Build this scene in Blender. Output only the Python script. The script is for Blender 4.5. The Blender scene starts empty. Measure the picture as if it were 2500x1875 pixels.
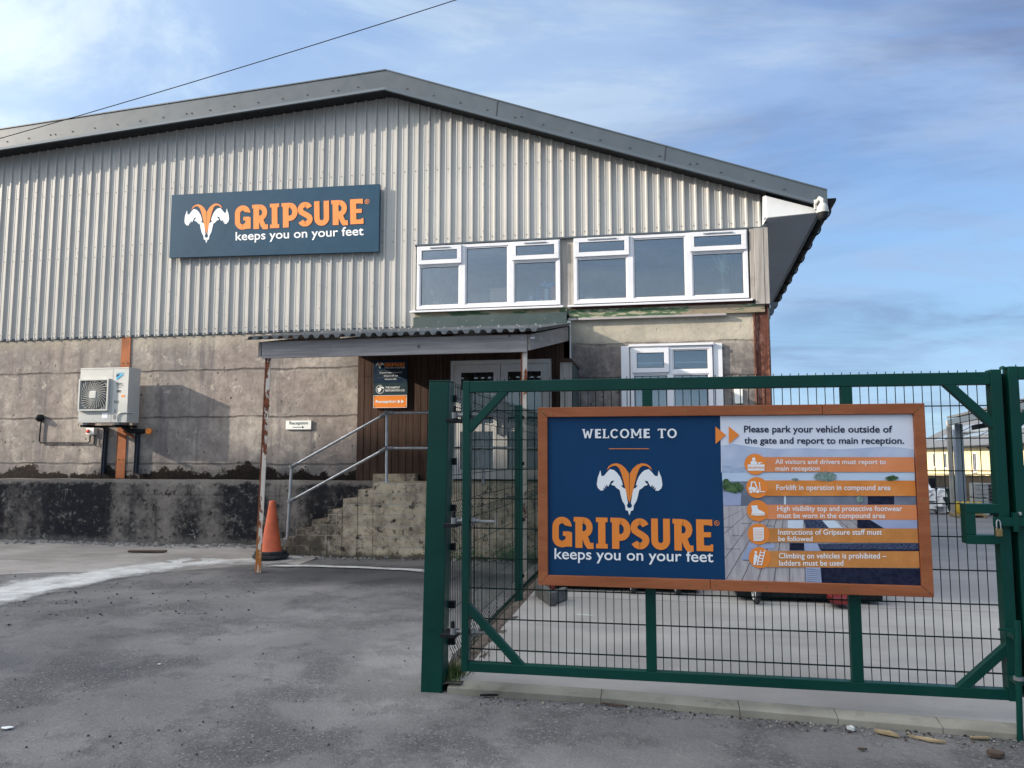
import bpy, math, random
from mathutils import Vector, Matrix, noise as mnoise
from math import radians as R, sin, cos, pi
random.seed(7)
sc = bpy.context.scene
# ------------------------------------------------------------------ camera
CAM_H, YAW, PITCH, FPX = 1.6, R(10.5), R(5.3), 1853.0
cd = bpy.data.cameras.new("camera"); cam = bpy.data.objects.new("camera", cd)
sc.collection.objects.link(cam); sc.camera = cam
cam.location = (0, 0, CAM_H); cam.rotation_euler = (R(90) + PITCH, 0, YAW)
cd.sensor_width = 36; cd.lens = FPX / 2500 * 36; cd.clip_end = 2000; cd.clip_start = .05
# ------------------------------------------------------------------ light
SUN = Vector((-1, -.32, .41)).normalized()          # towards the sun
EL = math.asin(SUN.z); AZ = math.atan2(SUN.x, SUN.y)
sl = bpy.data.lights.new("sun", 'SUN'); sl.energy = 5.0; sl.angle = R(.6); sl.color = (1, .89, .74)
so = bpy.data.objects.new("sun", sl); sc.collection.objects.link(so)
so.rotation_euler = (-SUN).to_track_quat('-Z', 'Y').to_euler()
sc.view_settings.view_transform = 'Standard'; sc.view_settings.look = 'None'
sc.view_settings.gamma = 1; sc.view_settings.exposure = .8
W = bpy.data.worlds.new("World"); sc.world = W; W.use_nodes = True
def world():
    t = W.node_tree; n = t.nodes; L = t.links; n.clear()
    out = n.new('ShaderNodeOutputWorld'); bg = n.new('ShaderNodeBackground')
    sky = n.new('ShaderNodeTexSky'); sky.sky_type = 'NISHITA'; sky.sun_disc = False
    sky.sun_elevation = EL; sky.sun_rotation = AZ % (2 * pi); sky.air_density = 1.0; sky.dust_density = .8; sky.ozone_density = 2.5
    tc = n.new('ShaderNodeTexCoord'); sp = n.new('ShaderNodeSeparateXYZ'); L.new(tc.outputs['Generated'], sp.inputs[0])
    def m(op, a, b=None, c=None):
        q = n.new('ShaderNodeMath'); q.operation = op
        for i, v in enumerate((a, b, c)):
            if v is None: continue
            if isinstance(v, (int, float)): q.inputs[i].default_value = v
            else: L.new(v, q.inputs[i])
        return q.outputs[0]
    zz = m('ADD', m('MAXIMUM', sp.outputs[2], 0), .22)
    cv = n.new('ShaderNodeCombineXYZ'); L.new(m('DIVIDE', sp.outputs[0], zz), cv.inputs[0]); L.new(m('DIVIDE', sp.outputs[1], zz), cv.inputs[1])
    mp = n.new('ShaderNodeMapping'); mp.inputs['Rotation'].default_value = (0, 0, R(28)); mp.inputs['Scale'].default_value = (.55, 1.25, 1); mp.inputs['Location'].default_value = (3.1, .4, 0)
    L.new(cv.outputs[0], mp.inputs[0])
    def noise(scale, det, ro, dist, off):
        q = n.new('ShaderNodeTexNoise'); q.inputs['Scale'].default_value = scale; q.inputs['Detail'].default_value = det
        q.inputs['Roughness'].default_value = ro; q.inputs['Distortion'].default_value = dist
        a = n.new('ShaderNodeVectorMath'); a.operation = 'ADD'; a.inputs[1].default_value = off; L.new(mp.outputs[0], a.inputs[0]); L.new(a.outputs[0], q.inputs['Vector'])
        return q.outputs['Fac']
    def ss(v, lo, hi):
        q = n.new('ShaderNodeMapRange'); q.interpolation_type = 'SMOOTHSTEP'; L.new(v, q.inputs[0])
        q.inputs[1].default_value = lo; q.inputs[2].default_value = hi; return q.outputs[0]
    def mix(f, a, b):
        q = n.new('ShaderNodeMix'); q.data_type = 'RGBA'
        if isinstance(f, (int, float)): q.inputs[0].default_value = f
        else: L.new(f, q.inputs[0])
        for i, v in ((6, a), (7, b)):
            if isinstance(v, tuple): q.inputs[i].default_value = (*v, 1)
            else: L.new(v, q.inputs[i])
        return q.outputs[2]
    sk = n.new('ShaderNodeVectorMath'); sk.operation = 'SCALE'; sk.inputs[3].default_value = .115; L.new(sky.outputs[0], sk.inputs[0])
    big = ss(noise(.8, 3, .5, .6, (0, 0, 0)), .36, .66)
    fine = ss(noise(2.1, 9, .66, 1.2, (4, 2, 1)), .38, .68)
    dens = m('MULTIPLY_ADD', big, .6, m('MULTIPLY', fine, .55))
    # nearer the sun the thin cloud is brighter and whiter
    dt = n.new('ShaderNodeVectorMath'); dt.operation = 'DOT_PRODUCT'; L.new(tc.outputs['Generated'], dt.inputs[0]); dt.inputs[1].default_value = SUN
    sunny = ss(dt.outputs['Value'], -.55, .60)
    glare = m('POWER', m('MAXIMUM', dt.outputs['Value'], 0), 5)
    dark = ss(noise(1.15, 6, .6, .9, (9, 5, 2)), .40, .66)
    white = mix(sunny, (.225, .305, .46), (.43, .525, .60))
    grey = mix(sunny, (.10, .135, .245), (.25, .33, .45))
    ccol = mix(m('MULTIPLY', dark, .9), white, grey)
    cover = m('MULTIPLY_ADD', sunny, .30, m('MULTIPLY', dens, m('MULTIPLY_ADD', ss(sp.outputs[2], .04, .42), .55, .50)))
    blue = mix(ss(sp.outputs[2], .0, .5), (.23, .42, .61), (.115, .235, .50))
    cl0 = mix(m('MINIMUM', cover, .95), mix(.30, blue, sk.outputs[0]), ccol)
    over = ss(sp.outputs[2], .55, .85)            # cloud overhead and round the sun is brighter
    cl = n.new('ShaderNodeVectorMath'); cl.operation = 'ADD'; L.new(cl0, cl.inputs[0])
    ad = n.new('ShaderNodeVectorMath'); ad.operation = 'SCALE'; ad.inputs[0].default_value = (1.0, .96, .90); L.new(m('MULTIPLY_ADD', glare, 2.6, m('MULTIPLY', over, .42)), ad.inputs[3]); L.new(ad.outputs[0], cl.inputs[1]); cl = cl.outputs[0]
    L.new(cl, bg.inputs['Color']); bg.inputs['Strength'].default_value = 1.0
    L.new(bg.outputs[0], out.inputs[0])
world()
# ------------------------------------------------------------------ photograph point -> place on a plane
ca, sa, ct, st = cos(YAW), sin(YAW), cos(PITCH), sin(PITCH)
def ray(px, py):
    u = (px - 1250) / FPX; v = -(py - 937.5) / FPX
    return Vector((-sa * ct + u * ca + v * sa * st, ca * ct + u * sa - v * ca * st, st + v * ct))
def P(px, py, Y):
    d = ray(px, py); k = Y / d.y; return Vector((d.x * k, Y, CAM_H + d.z * k))
def G(px, py, z=0.0):
    d = ray(px, py); k = (z - CAM_H) / d.z; return Vector((d.x * k, d.y * k, z))
# ------------------------------------------------------------------ materials
class N:
    def __init__(s, name):
        s.mt = bpy.data.materials.new(name); s.mt.use_nodes = True; s.t = s.mt.node_tree; s.n = s.t.nodes; s.L = s.t.links
        s.n.clear(); s.out = s.n.new('ShaderNodeOutputMaterial'); s.b = s.n.new('ShaderNodeBsdfPrincipled'); s.L.new(s.b.outputs[0], s.out.inputs[0])
        s.pos = s.n.new('ShaderNodeNewGeometry').outputs['Position']
        q = s.n.new('ShaderNodeSeparateXYZ'); s.L.new(s.pos, q.inputs[0]); s.x, s.y, s.z = q.outputs
    def put(s, v, sock):
        if isinstance(v, tuple): sock.default_value = (*v, 1) if len(v) == 3 and len(sock.default_value) == 4 else v
        elif isinstance(v, (int, float)): sock.default_value = v
        else: s.L.new(v, sock)
    def vec(s, x, y, z=0):
        q = s.n.new('ShaderNodeCombineXYZ')
        for i, v in enumerate((x, y, z)): s.put(v, q.inputs[i])
        return q.outputs[0]
    def st(s, sx, sy, sz, off=(0, 0, 0)):
        q = s.n.new('ShaderNodeMapping'); q.inputs['Scale'].default_value = (sx, sy, sz); q.inputs['Location'].default_value = off; s.L.new(s.pos, q.inputs[0]); return q.outputs[0]
    def noise(s, scale, det=4, ro=.55, v=None, dist=0):
        q = s.n.new('ShaderNodeTexNoise'); s.L.new(v or s.pos, q.inputs['Vector'])
        q.inputs['Scale'].default_value = scale; q.inputs['Detail'].default_value = det; q.inputs['Roughness'].default_value = ro; q.inputs['Distortion'].default_value = dist
        return q.outputs['Fac']
    def vor(s, scale, v=None, feat='F1'):
        q = s.n.new('ShaderNodeTexVoronoi'); q.feature = feat; s.L.new(v or s.pos, q.inputs['Vector']); q.inputs['Scale'].default_value = scale; return q.outputs['Distance']
    def ss(s, v, lo, hi, a=0, b=1):
        q = s.n.new('ShaderNodeMapRange'); q.interpolation_type = 'SMOOTHSTEP'; s.put(v, q.inputs[0])
        for i, k in enumerate((lo, hi, a, b)): q.inputs[i + 1].default_value = k
        return q.outputs[0]
    def m(s, op, a, b=0, c=None):
        q = s.n.new('ShaderNodeMath'); q.operation = op; s.put(a, q.inputs[0]); s.put(b, q.inputs[1])
        if c is not None: s.put(c, q.inputs[2])
        return q.outputs[0]
    def mix(s, f, a, b, mode='MIX'):
        q = s.n.new('ShaderNodeMix'); q.data_type = 'RGBA'; q.blend_type = mode; s.put(f, q.inputs[0]); s.put(a, q.inputs[6]); s.put(b, q.inputs[7]); return q.outputs[2]
    def done(s, base, rough=.6, metal=0, bump=None, bs=.3, bd=.01, spec=None):
        s.put(base, s.b.inputs['Base Color']); s.put(rough, s.b.inputs['Roughness']); s.put(metal, s.b.inputs['Metallic'])
        if spec is not None: s.b.inputs['Specular IOR Level'].default_value = spec
        if bump is not None:
            q = s.n.new('ShaderNodeBump'); q.inputs['Strength'].default_value = bs; q.inputs['Distance'].default_value = bd
            s.L.new(bump, q.inputs['Height']); s.L.new(q.outputs[0], s.b.inputs['Normal'])
        return s.mt
def plain(name, col, rough=.5, metal=0, var=.18, scale=3, bs=.08, dirt=None):
    k = N(name); a = k.noise(scale, 5, .6); f = k.ss(a, .3, .7)
    lo = tuple(c * (1 - var) for c in col); hi = tuple(min(1, c * (1 + var)) for c in col)
    c = k.mix(f, lo, hi)
    if dirt: c = k.mix(k.m('MULTIPLY', k.ss(k.noise(scale * 3, 6, .65), .52, .75), dirt[1]), c, dirt[0])
    return k.done(c, k.ss(k.noise(scale * 4), .2, .8, max(0, rough - .1), min(1, rough + .12)), metal, k.noise(scale * 25, 3), bs, .004)

def m_concrete(name, right=False):
    k = N(name)
    c = k.mix(k.ss(k.noise(.9, 7, .65), .36, .64), (.205, .186, .174), (.395, .352, .308))
    c = k.mix(k.m('MULTIPLY', k.ss(k.noise(.5, 4, .6, k.st(1, 1, .8, (7, 0, 3))), .46, .62), .6), c, (.275, .222, .198))     # pinkish areas
    pan = k.noise(1, 2, .4, k.st(2.1, 1, .12, (4, 0, 1)))
    c = k.mix(k.m('MULTIPLY', k.ss(pan, .50, .56), .35), c, (.19, .165, .165))
    streak = k.noise(1.0, 6, .65, k.st(4.2, 1, .3))
    c = k.mix(k.m('MULTIPLY', k.ss(streak, .50, .66), .7), c, (.125, .112, .118))
    c = k.mix(k.ss(k.noise(6, 7, .72), .36, .70), c, k.mix(.6, c, (.12, .10, .09)))
    c = k.mix(k.m('MULTIPLY', k.ss(k.noise(3.6, 7, .75, k.st(1, 1, 1, (3, 1, 9))), .54, .68), .65), c, (.52, .465, .40))
    c = k.mix(k.m('MULTIPLY', k.ss(k.z, 3.45, 3.8), .35), c, (.47, .42, .32))  # yellower towards the top: sunlight put into the colour
    # formwork lifts: dark joints that wander a little
    wz = k.m('ADD', k.z, k.m('MULTIPLY', k.m('SUBTRACT', k.noise(1.6, 4, .6, k.st(1, 1, 0)), .5), .10))
    bump = k.noise(9, 8, .7)
    joints = [3.42, 2.86] if right else [3.13, 2.27, 1.42]
    for z0 in joints:
        d = k.m('ABSOLUTE', k.m('SUBTRACT', wz, z0))
        line = k.ss(d, .008, .028, 1, 0)
        line = k.m('MULTIPLY', line, k.ss(k.noise(2.2, 4), .28, .55, .35, 1))
        c = k.mix(k.m('MULTIPLY', line, .75), c, (.07, .06, .055))
        bump = k.m('SUBTRACT', bump, k.m('MULTIPLY', line, .9))
        c = k.mix(k.m('MULTIPLY', k.ss(k.m('SUBTRACT', z0, wz), .0, .05, 0, 1), .0), c, c)
    # blow holes
    pit = k.ss(k.vor(7.5, k.st(1, 1, .8)), .10, .17, 1, 0)
    pit = k.m('MULTIPLY', pit, k.ss(k.noise(1.2, 3, .5, k.st(1, 1, 1, (2, 0, 5))), .46, .6))
    c = k.mix(k.m('MULTIPLY', pit, .85), c, (.045, .04, .035)); bump = k.m('SUBTRACT', bump, pit)
    if right:
        dk = k.m('MULTIPLY', k.ss(k.noise(2.2, 6, .7), .42, .62), k.ss(k.z, 2.9, 3.55, 1, .25))
        c = k.mix(k.m('MULTIPLY', k.ss(k.m('ADD', k.z, k.m('MULTIPLY', k.noise(3, 6, .7), .3)), 3.50, 3.66), .7), c, (.50, .455, .36))  # sunlit top of the right wall, painted pale yellow with a ragged edge
        c = k.mix(k.m('MULTIPLY', dk, .85), c, (.085, .08, .08))
    else:
        lowd = k.m('MULTIPLY', k.ss(k.noise(2.6, 7, .7, k.st(1, 1, .6)), .40, .58), k.ss(k.z, 1.2, 2.3, 1, 0))
        c = k.mix(k.m('MULTIPLY', lowd, .75), c, (.12, .11, .11))
        # moss growing out of the joint above the ledge
        n1 = k.noise(.8, 3, .5, k.st(1, 1, .0, (5.2, 0, 0))); n2 = k.noise(5.5, 7, .75)
        edge = k.m('SUBTRACT', k.m('SUBTRACT', k.m('SUBTRACT', k.z, 1.165), k.m('MULTIPLY', k.m('SUBTRACT', n1, .33), .72)), k.m('MULTIPLY', k.m('SUBTRACT', n2, .5), .55))
        moss = k.ss(edge, -.02, .035, 1, 0)
        c = k.mix(moss, c, k.mix(k.ss(k.noise(18, 6, .7), .40, .68), (.005, .0035, .003), (.022, .0125, .008))); bump = k.m('ADD', bump, k.m('MULTIPLY', moss, .2))
    return k.done(c, .92, 0, bump, .55, .02, .25)
def m_plinth():
    k = N('stained_plinth_concrete')
    v = k.noise(1.3, 8, .72); v2 = k.noise(4.6, 9, .76); bands = k.noise(1.0, 2, .5, k.st(1.05, 1, .05, (2.3, 0, 0)))
    f = k.m('ADD', k.m('MULTIPLY', v, .55), k.m('ADD', k.m('MULTIPLY', v2, .5), k.m('MULTIPLY', bands, .95)))
    c = k.mix(k.ss(f, .92, 1.20), (.017, .017, .021), (.21, .185, .165))
    c = k.mix(k.m('MULTIPLY', k.ss(k.noise(8, 9, .78), .53, .64), .75), c, (.20, .185, .165))
    c = k.mix(k.m('MULTIPLY', k.ss(k.noise(2.2, 7, .75, k.st(1, 1, 1, (8, 3, 2))), .60, .68), .9), c, (.38, .36, .33))
    c = k.mix(k.m('MULTIPLY', k.ss(k.noise(6, 7, .75, k.st(1, 1, 1, (5, 5, 1))), .54, .63), .9), c, (.012, .010, .009))
    c = k.mix(k.m('MULTIPLY', k.ss(k.noise(1, 6, .7, k.st(7, 1, .35, (1, 0, 4))), .52, .68), .6), c, (.035, .033, .036))
    lft = k.m('ABSOLUTE', k.m('SUBTRACT', k.z, k.m('MULTIPLY_ADD', k.noise(3, 5), .05, .86))); c = k.mix(k.m('MULTIPLY', k.ss(lft, .004, .016, 1, 0), .25), c, (.012, .010, .009))
    wz = k.m('ADD', k.z, k.m('MULTIPLY', k.noise(3.5, 8, .78), -.42))
    c = k.mix(k.m('MULTIPLY', k.ss(wz, .84, .90), .6), c, (.25, .222, .195))
    c = k.mix(k.m('MULTIPLY', k.ss(wz, -.16, -.04, 1, 0), .5), c, (.17, .155, .14))
    return k.done(c, .95, 0, k.m('ADD', k.noise(5, 9, .7), k.m('MULTIPLY', k.noise(22, 6, .7), .5)), .9, .035, .2)
def m_block():
    k = N('concrete_block_masonry')
    q = k.n.new('ShaderNodeTexBrick'); k.L.new(k.vec(k.m('ADD', k.x, k.m('MULTIPLY', k.noise(6, 3), .02)), k.m('ADD', k.z, k.m('MULTIPLY', k.noise(5, 3), .02))), q.inputs['Vector'])
    q.inputs['Scale'].default_value = 1; q.inputs['Brick Width'].default_value = .45; q.inputs['Row Height'].default_value = .165; q.inputs['Mortar Size'].default_value = .009
    q.inputs['Color1'].default_value = (.58, .47, .33, 1); q.inputs['Color2'].default_value = (.43, .35, .25, 1); q.inputs['Mortar'].default_value = (.46, .42, .36, 1); q.inputs['Mortar Smooth'].default_value = .4
    sd = k.ss(k.m('ADD', k.x, k.m('MULTIPLY', k.noise(1.5, 4), 1.2)), -4.6, -3.6, .0, .035)
    c = k.mix(k.m('MULTIPLY', k.ss(k.m('SUBTRACT', k.noise(3.4, 8, .75), sd), .38, .62), .9), q.outputs['Color'], (.17, .135, .10))
    c = k.mix(k.ss(k.m('SUBTRACT', k.noise(8, 8, .75), sd), .50, .60), c, (.028, .023, .019))
    c = k.mix(k.m('MULTIPLY', k.ss(k.noise(14, 8, .75), .5, .7), .4), c, (.50, .44, .36))
    mossy = k.m('MULTIPLY', k.ss(k.m('ADD', k.x, k.m('MULTIPLY', k.noise(1.8, 6, .7), 1.6)), -4.5, -3.7, 1, 0), k.ss(k.noise(5, 8, .75), .36, .56, .35, 1)); c = k.mix(k.m('MULTIPLY', mossy, .9), c, (.062, .052, .042))
    run = k.m('MULTIPLY', k.ss(k.noise(1, 4, .6, k.st(11, 1, .7)), .60, .70), k.ss(k.noise(1.6, 3), .45, .6))
    c = k.mix(k.m('MULTIPLY', run, .8), c, (.56, .52, .46)); c = k.mix(k.m('MULTIPLY', q.outputs['Fac'], k.ss(k.noise(4, 5), .4, .6, 0, .45)), c, (.50, .45, .37))
    c = k.mix(k.ss(k.m('ADD', k.z, k.m('MULTIPLY', k.noise(4, 6, .7), -.3)), -.16, -.06, 1, 0), c, (.10, .085, .06))
    return k.done(c, .93, 0, k.m('ADD', k.noise(14, 8, .7), k.m('MULTIPLY', q.outputs['Fac'], -.5)), .8, .02, .2)
def m_asphalt():
    k = N('worn_asphalt')
    c = k.mix(k.ss(k.noise(.5, 6, .6, dist=.4), .35, .68), (.150, .141, .136), (.245, .230, .220))
    c = k.mix(k.m('MULTIPLY', k.ss(k.noise(1.3, 6, .65, k.st(1, .6, 1, (4, 2, 0))), .5, .7), .5), c, (.26, .245, .232))
    c = k.mix(k.m('MULTIPLY', k.ss(k.noise(.33, 4, .6, k.st(1, 1.6, 1, (9, 1, 0))), .52, .68), .6), c, (.085, .083, .09))
    agg = k.vor(85); ag2 = k.noise(48, 5, .8); ag3 = k.noise(26, 6, .8, k.st(.7, 1.3, 1))
    rough = k.ss(k.noise(1.1, 6, .7, k.st(1, 1, 1, (1, 7, 0))), .45, .60)
    c = k.mix(k.m('MULTIPLY', k.ss(agg, .25, .6), k.m('MULTIPLY_ADD', rough, .35, .15)), c, (.07, .068, .07))
    c = k.mix(k.m('MULTIPLY', k.ss(ag3, .40, .28), k.m('MULTIPLY_ADD', rough, .8, .35)), c, (.05, .048, .05))
    c = k.mix(k.m('MULTIPLY', k.ss(ag2, .54, .66), k.m('MULTIPLY_ADD', rough, .75, .28)), c, (.42, .40, .385))
    # newer dark tarmac by the canopy post
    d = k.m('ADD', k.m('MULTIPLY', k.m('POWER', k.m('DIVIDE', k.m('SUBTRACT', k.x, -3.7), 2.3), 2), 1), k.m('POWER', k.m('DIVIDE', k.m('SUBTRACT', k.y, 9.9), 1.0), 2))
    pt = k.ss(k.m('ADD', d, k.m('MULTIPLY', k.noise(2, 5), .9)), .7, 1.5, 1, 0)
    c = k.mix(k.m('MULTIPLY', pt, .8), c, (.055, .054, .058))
    oil = k.ss(k.m('ADD', k.vor(.75, k.st(1, 1, 0, (.4, .9, 0))), k.m('MULTIPLY', k.noise(6, 6, .7), .12)), .10, .17, 1, 0); c = k.mix(k.m('MULTIPLY', oil, .45), c, (.055, .053, .055))
    # pale dust swept over the area next to the gate post
    d2 = k.m('ADD', k.m('POWER', k.m('DIVIDE', k.m('SUBTRACT', k.x, -1.75), .75), 2), k.m('POWER', k.m('DIVIDE', k.m('SUBTRACT', k.y, 6.0), 1.5), 2))
    c = k.mix(k.m('MULTIPLY', k.ss(k.m('ADD', d2, k.m('MULTIPLY', k.noise(1.7, 5), 1.0)), .7, 1.5, 1, 0), .6), c, (.33, .315, .295))
    h = k.m('ADD', k.m('MULTIPLY', k.noise(55, 4, .75), k.m('MULTIPLY_ADD', rough, 1.1, .45)), k.m('MULTIPLY', k.noise(18, 6, .7), .8))
    return k.done(c, .88, 0, h, .95, .022, .3)
def m_slab():
    k = N('compound_concrete')
    c = k.mix(k.ss(k.noise(.7, 6, .6), .35, .7), (.27, .25, .228), (.37, .345, .315))
    c = k.mix(k.m('MULTIPLY', k.ss(k.noise(1.4, 6, .65, k.st(.35, 1.6, 1)), .5, .72), .45), c, (.20, .187, .178))
    c = k.mix(k.m('MULTIPLY', k.ss(k.noise(42, 4, .7), .6, .72), .5), c, (.15, .14, .13))
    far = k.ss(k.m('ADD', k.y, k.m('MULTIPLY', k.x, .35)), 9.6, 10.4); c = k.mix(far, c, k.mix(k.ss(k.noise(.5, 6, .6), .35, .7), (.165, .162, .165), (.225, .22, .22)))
    jx = k.m('ABSOLUTE', k.m('SUBTRACT', k.m('MODULO', k.m('ADD', k.y, 3.1), 4.6), 2.3)); c = k.mix(k.m('MULTIPLY', k.ss(jx, .006, .02, 1, 0), .7), c, (.12, .11, .10))
    return k.done(c, .85, 0, k.noise(60, 5, .7), .35, .006, .3)
def m_oldslab():
    k = N('old_concrete_apron')
    c = k.mix(k.ss(k.noise(.8, 6, .65), .35, .7), (.26, .235, .215), (.40, .365, .335))
    c = k.mix(k.m('MULTIPLY', k.ss(k.noise(1.5, 5, .6, k.st(.4, 2.2, 1)), .52, .7), .6), c, (.17, .155, .145))
    c = k.mix(k.m('MULTIPLY', k.ss(k.noise(50, 4, .7), .58, .72), .5), c, (.12, .11, .10))
    return k.done(c, .9, 0, k.noise(40, 6, .7), .5, .008, .25)
def m_powder():
    k = N('white_powder'); k.mt.blend_method = 'HASHED'
    c = k.mix(k.ss(k.noise(3, 6, .7), .3, .7), (.40, .385, .365), (.64, .625, .60))
    m = k.done(c, .95, 0, k.noise(40, 6, .7), .4, .006, .2)
    ad = k.n.new('ShaderNodeAttribute'); ad.attribute_name = 'edge'
    f = k.ss(k.m('ADD', ad.outputs['Fac'], k.m('MULTIPLY', k.m('SUBTRACT', k.noise(2.4, 9, .78, k.st(1, 1.1, 1)), .5), 2.2)), .12, 1.0)
    f = k.m('MULTIPLY', f, k.ss(ad.outputs['Fac'], .02, .35)); k.L.new(f, k.b.inputs['Alpha']); return m
def m_rustpaint(name, paint, bare=.5, rust=(.20, .055, .02)):
    k = N(name)
    f = k.m('ADD', k.noise(3.0, 6, .7, k.st(1.6, 1.6, .55)), k.m('MULTIPLY', k.noise(14, 6, .7), .25))
    r = k.ss(f, bare, bare + .035)
    rc = k.mix(k.ss(k.noise(12, 6, .7), .35, .65), rust, (rust[0] * .45, rust[1] * .4, rust[2] * .4))
    rc = k.mix(k.ss(k.z, .2, .9, .8, 0), rc, (.42, .15, .03))
    c = k.mix(r, paint, rc)
    return k.done(c, k.m('MULTIPLY_ADD', r, .35, .5), 0, k.m('ADD', k.m('MULTIPLY', r, -.6), k.noise(30, 5)), .5, .004)
def m_peel():
    k = N('peeling_green_beam_paint')
    f = k.noise(1, 7, .72, k.st(2.2, 2, 11)); g = k.noise(1, 6, .7, k.st(.8, 1, 4, (3, 1, 1)))
    c = k.mix(k.ss(f, .50, .54), (.05, .105, .05), (.33, .31, .22))
    c = k.mix(k.ss(g, .52, .56), c, (.27, .22, .155))
    c = k.mix(k.ss(k.noise(1, 6, .7, k.st(5, 3, 26)), .60, .66), c, (.06, .05, .04))
    return k.done(c, .8, 0, f, .5, .006)
def m_wood(name, a, b, axis='z', sc_=1.0, rough=.8, knots=True):
    k = N(name); s_ = {'z': (14, 14, .6), 'x': (.6, 14, 14), 'y': (14, .6, 14)}[axis]
    g = k.noise(1.6 * sc_, 6, .65, k.st(*s_), dist=.6)
    c = k.mix(k.ss(g, .3, .72), a, b)
    c = k.mix(k.m('MULTIPLY', k.ss(k.noise(2.4, 5, .6), .5, .75), .4), c, tuple(v * .55 for v in a))
    if knots: c = k.mix(k.m('MULTIPLY', k.ss(k.vor(2.3), .035, .075, 1, 0), .8), c, tuple(v * .3 for v in a))
    return k.done(c, rough, 0, g, .35, .004)
def m_clad():
    k = N('grey_box_profile_steel')
    c = k.mix(k.ss(k.noise(.7, 4), .3, .7), (.395, .385, .362), (.455, .442, .415))
    c = k.mix(k.m('MULTIPLY', k.ss(k.noise(1, 5, .6, k.st(9, 1, .35)), .55, .75), .28), c, (.24, .235, .225))
    c = k.mix(k.m('MULTIPLY', k.ss(k.z, 3.8, 4.25, 1, 0), k.m('MULTIPLY', k.noise(7, 5), .35)), c, (.22, .21, .20))
    return k.done(c, .42, 0, k.noise(2.5, 2), .04, .02)
def m_glass(name, refl=.34, tint=(.55, .60, .62)):
    k = N(name); k.n.remove(k.b)
    tr = k.n.new('ShaderNodeBsdfTransparent'); tr.inputs[0].default_value = (*tint, 1)
    gl = k.n.new('ShaderNodeBsdfGlossy'); gl.inputs['Roughness'].default_value = .015; gl.inputs['Color'].default_value = (.95, .97, 1, 1)
    q = k.n.new('ShaderNodeBump'); q.inputs['Strength'].default_value = .03; q.inputs['Distance'].default_value = .02; k.L.new(k.noise(1.3, 2), q.inputs['Height']); k.L.new(q.outputs[0], gl.inputs['Normal'])
    mx = k.n.new('ShaderNodeMixShader'); lw = k.n.new('ShaderNodeFresnel'); lw.inputs['IOR'].default_value = 1.5
    k.L.new(k.m('MINIMUM', k.m('ADD', k.m('MULTIPLY', lw.outputs[0], 1.0), refl - .04), 1), mx.inputs[0])
    k.L.new(tr.outputs[0], mx.inputs[1]); k.L.new(gl.outputs[0], mx.inputs[2]); k.L.new(mx.outputs[0], k.out.inputs[0]); return k.mt
def m_frame():
    k = N('brown_board_frame'); g = k.noise(1.2, 6, .65, k.st(1.5, 9, 9), dist=.5)
    c = k.mix(k.ss(g, .3, .7), (.25, .078, .032), (.36, .122, .052)); c = k.mix(k.m('MULTIPLY', k.ss(k.noise(3, 5), .55, .75), .35), c, (.17, .05, .022))
    return k.done(c, .55, 0, g, .15, .002)
def m_printed(name, c1, c2, scale=6, stretch=(1, 1, 1)):
    k = N(name); return k.done(k.mix(k.ss(k.noise(scale, 5, .65, k.st(*stretch)), .35, .65), c1, c2), .32)
MT = {}
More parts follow.
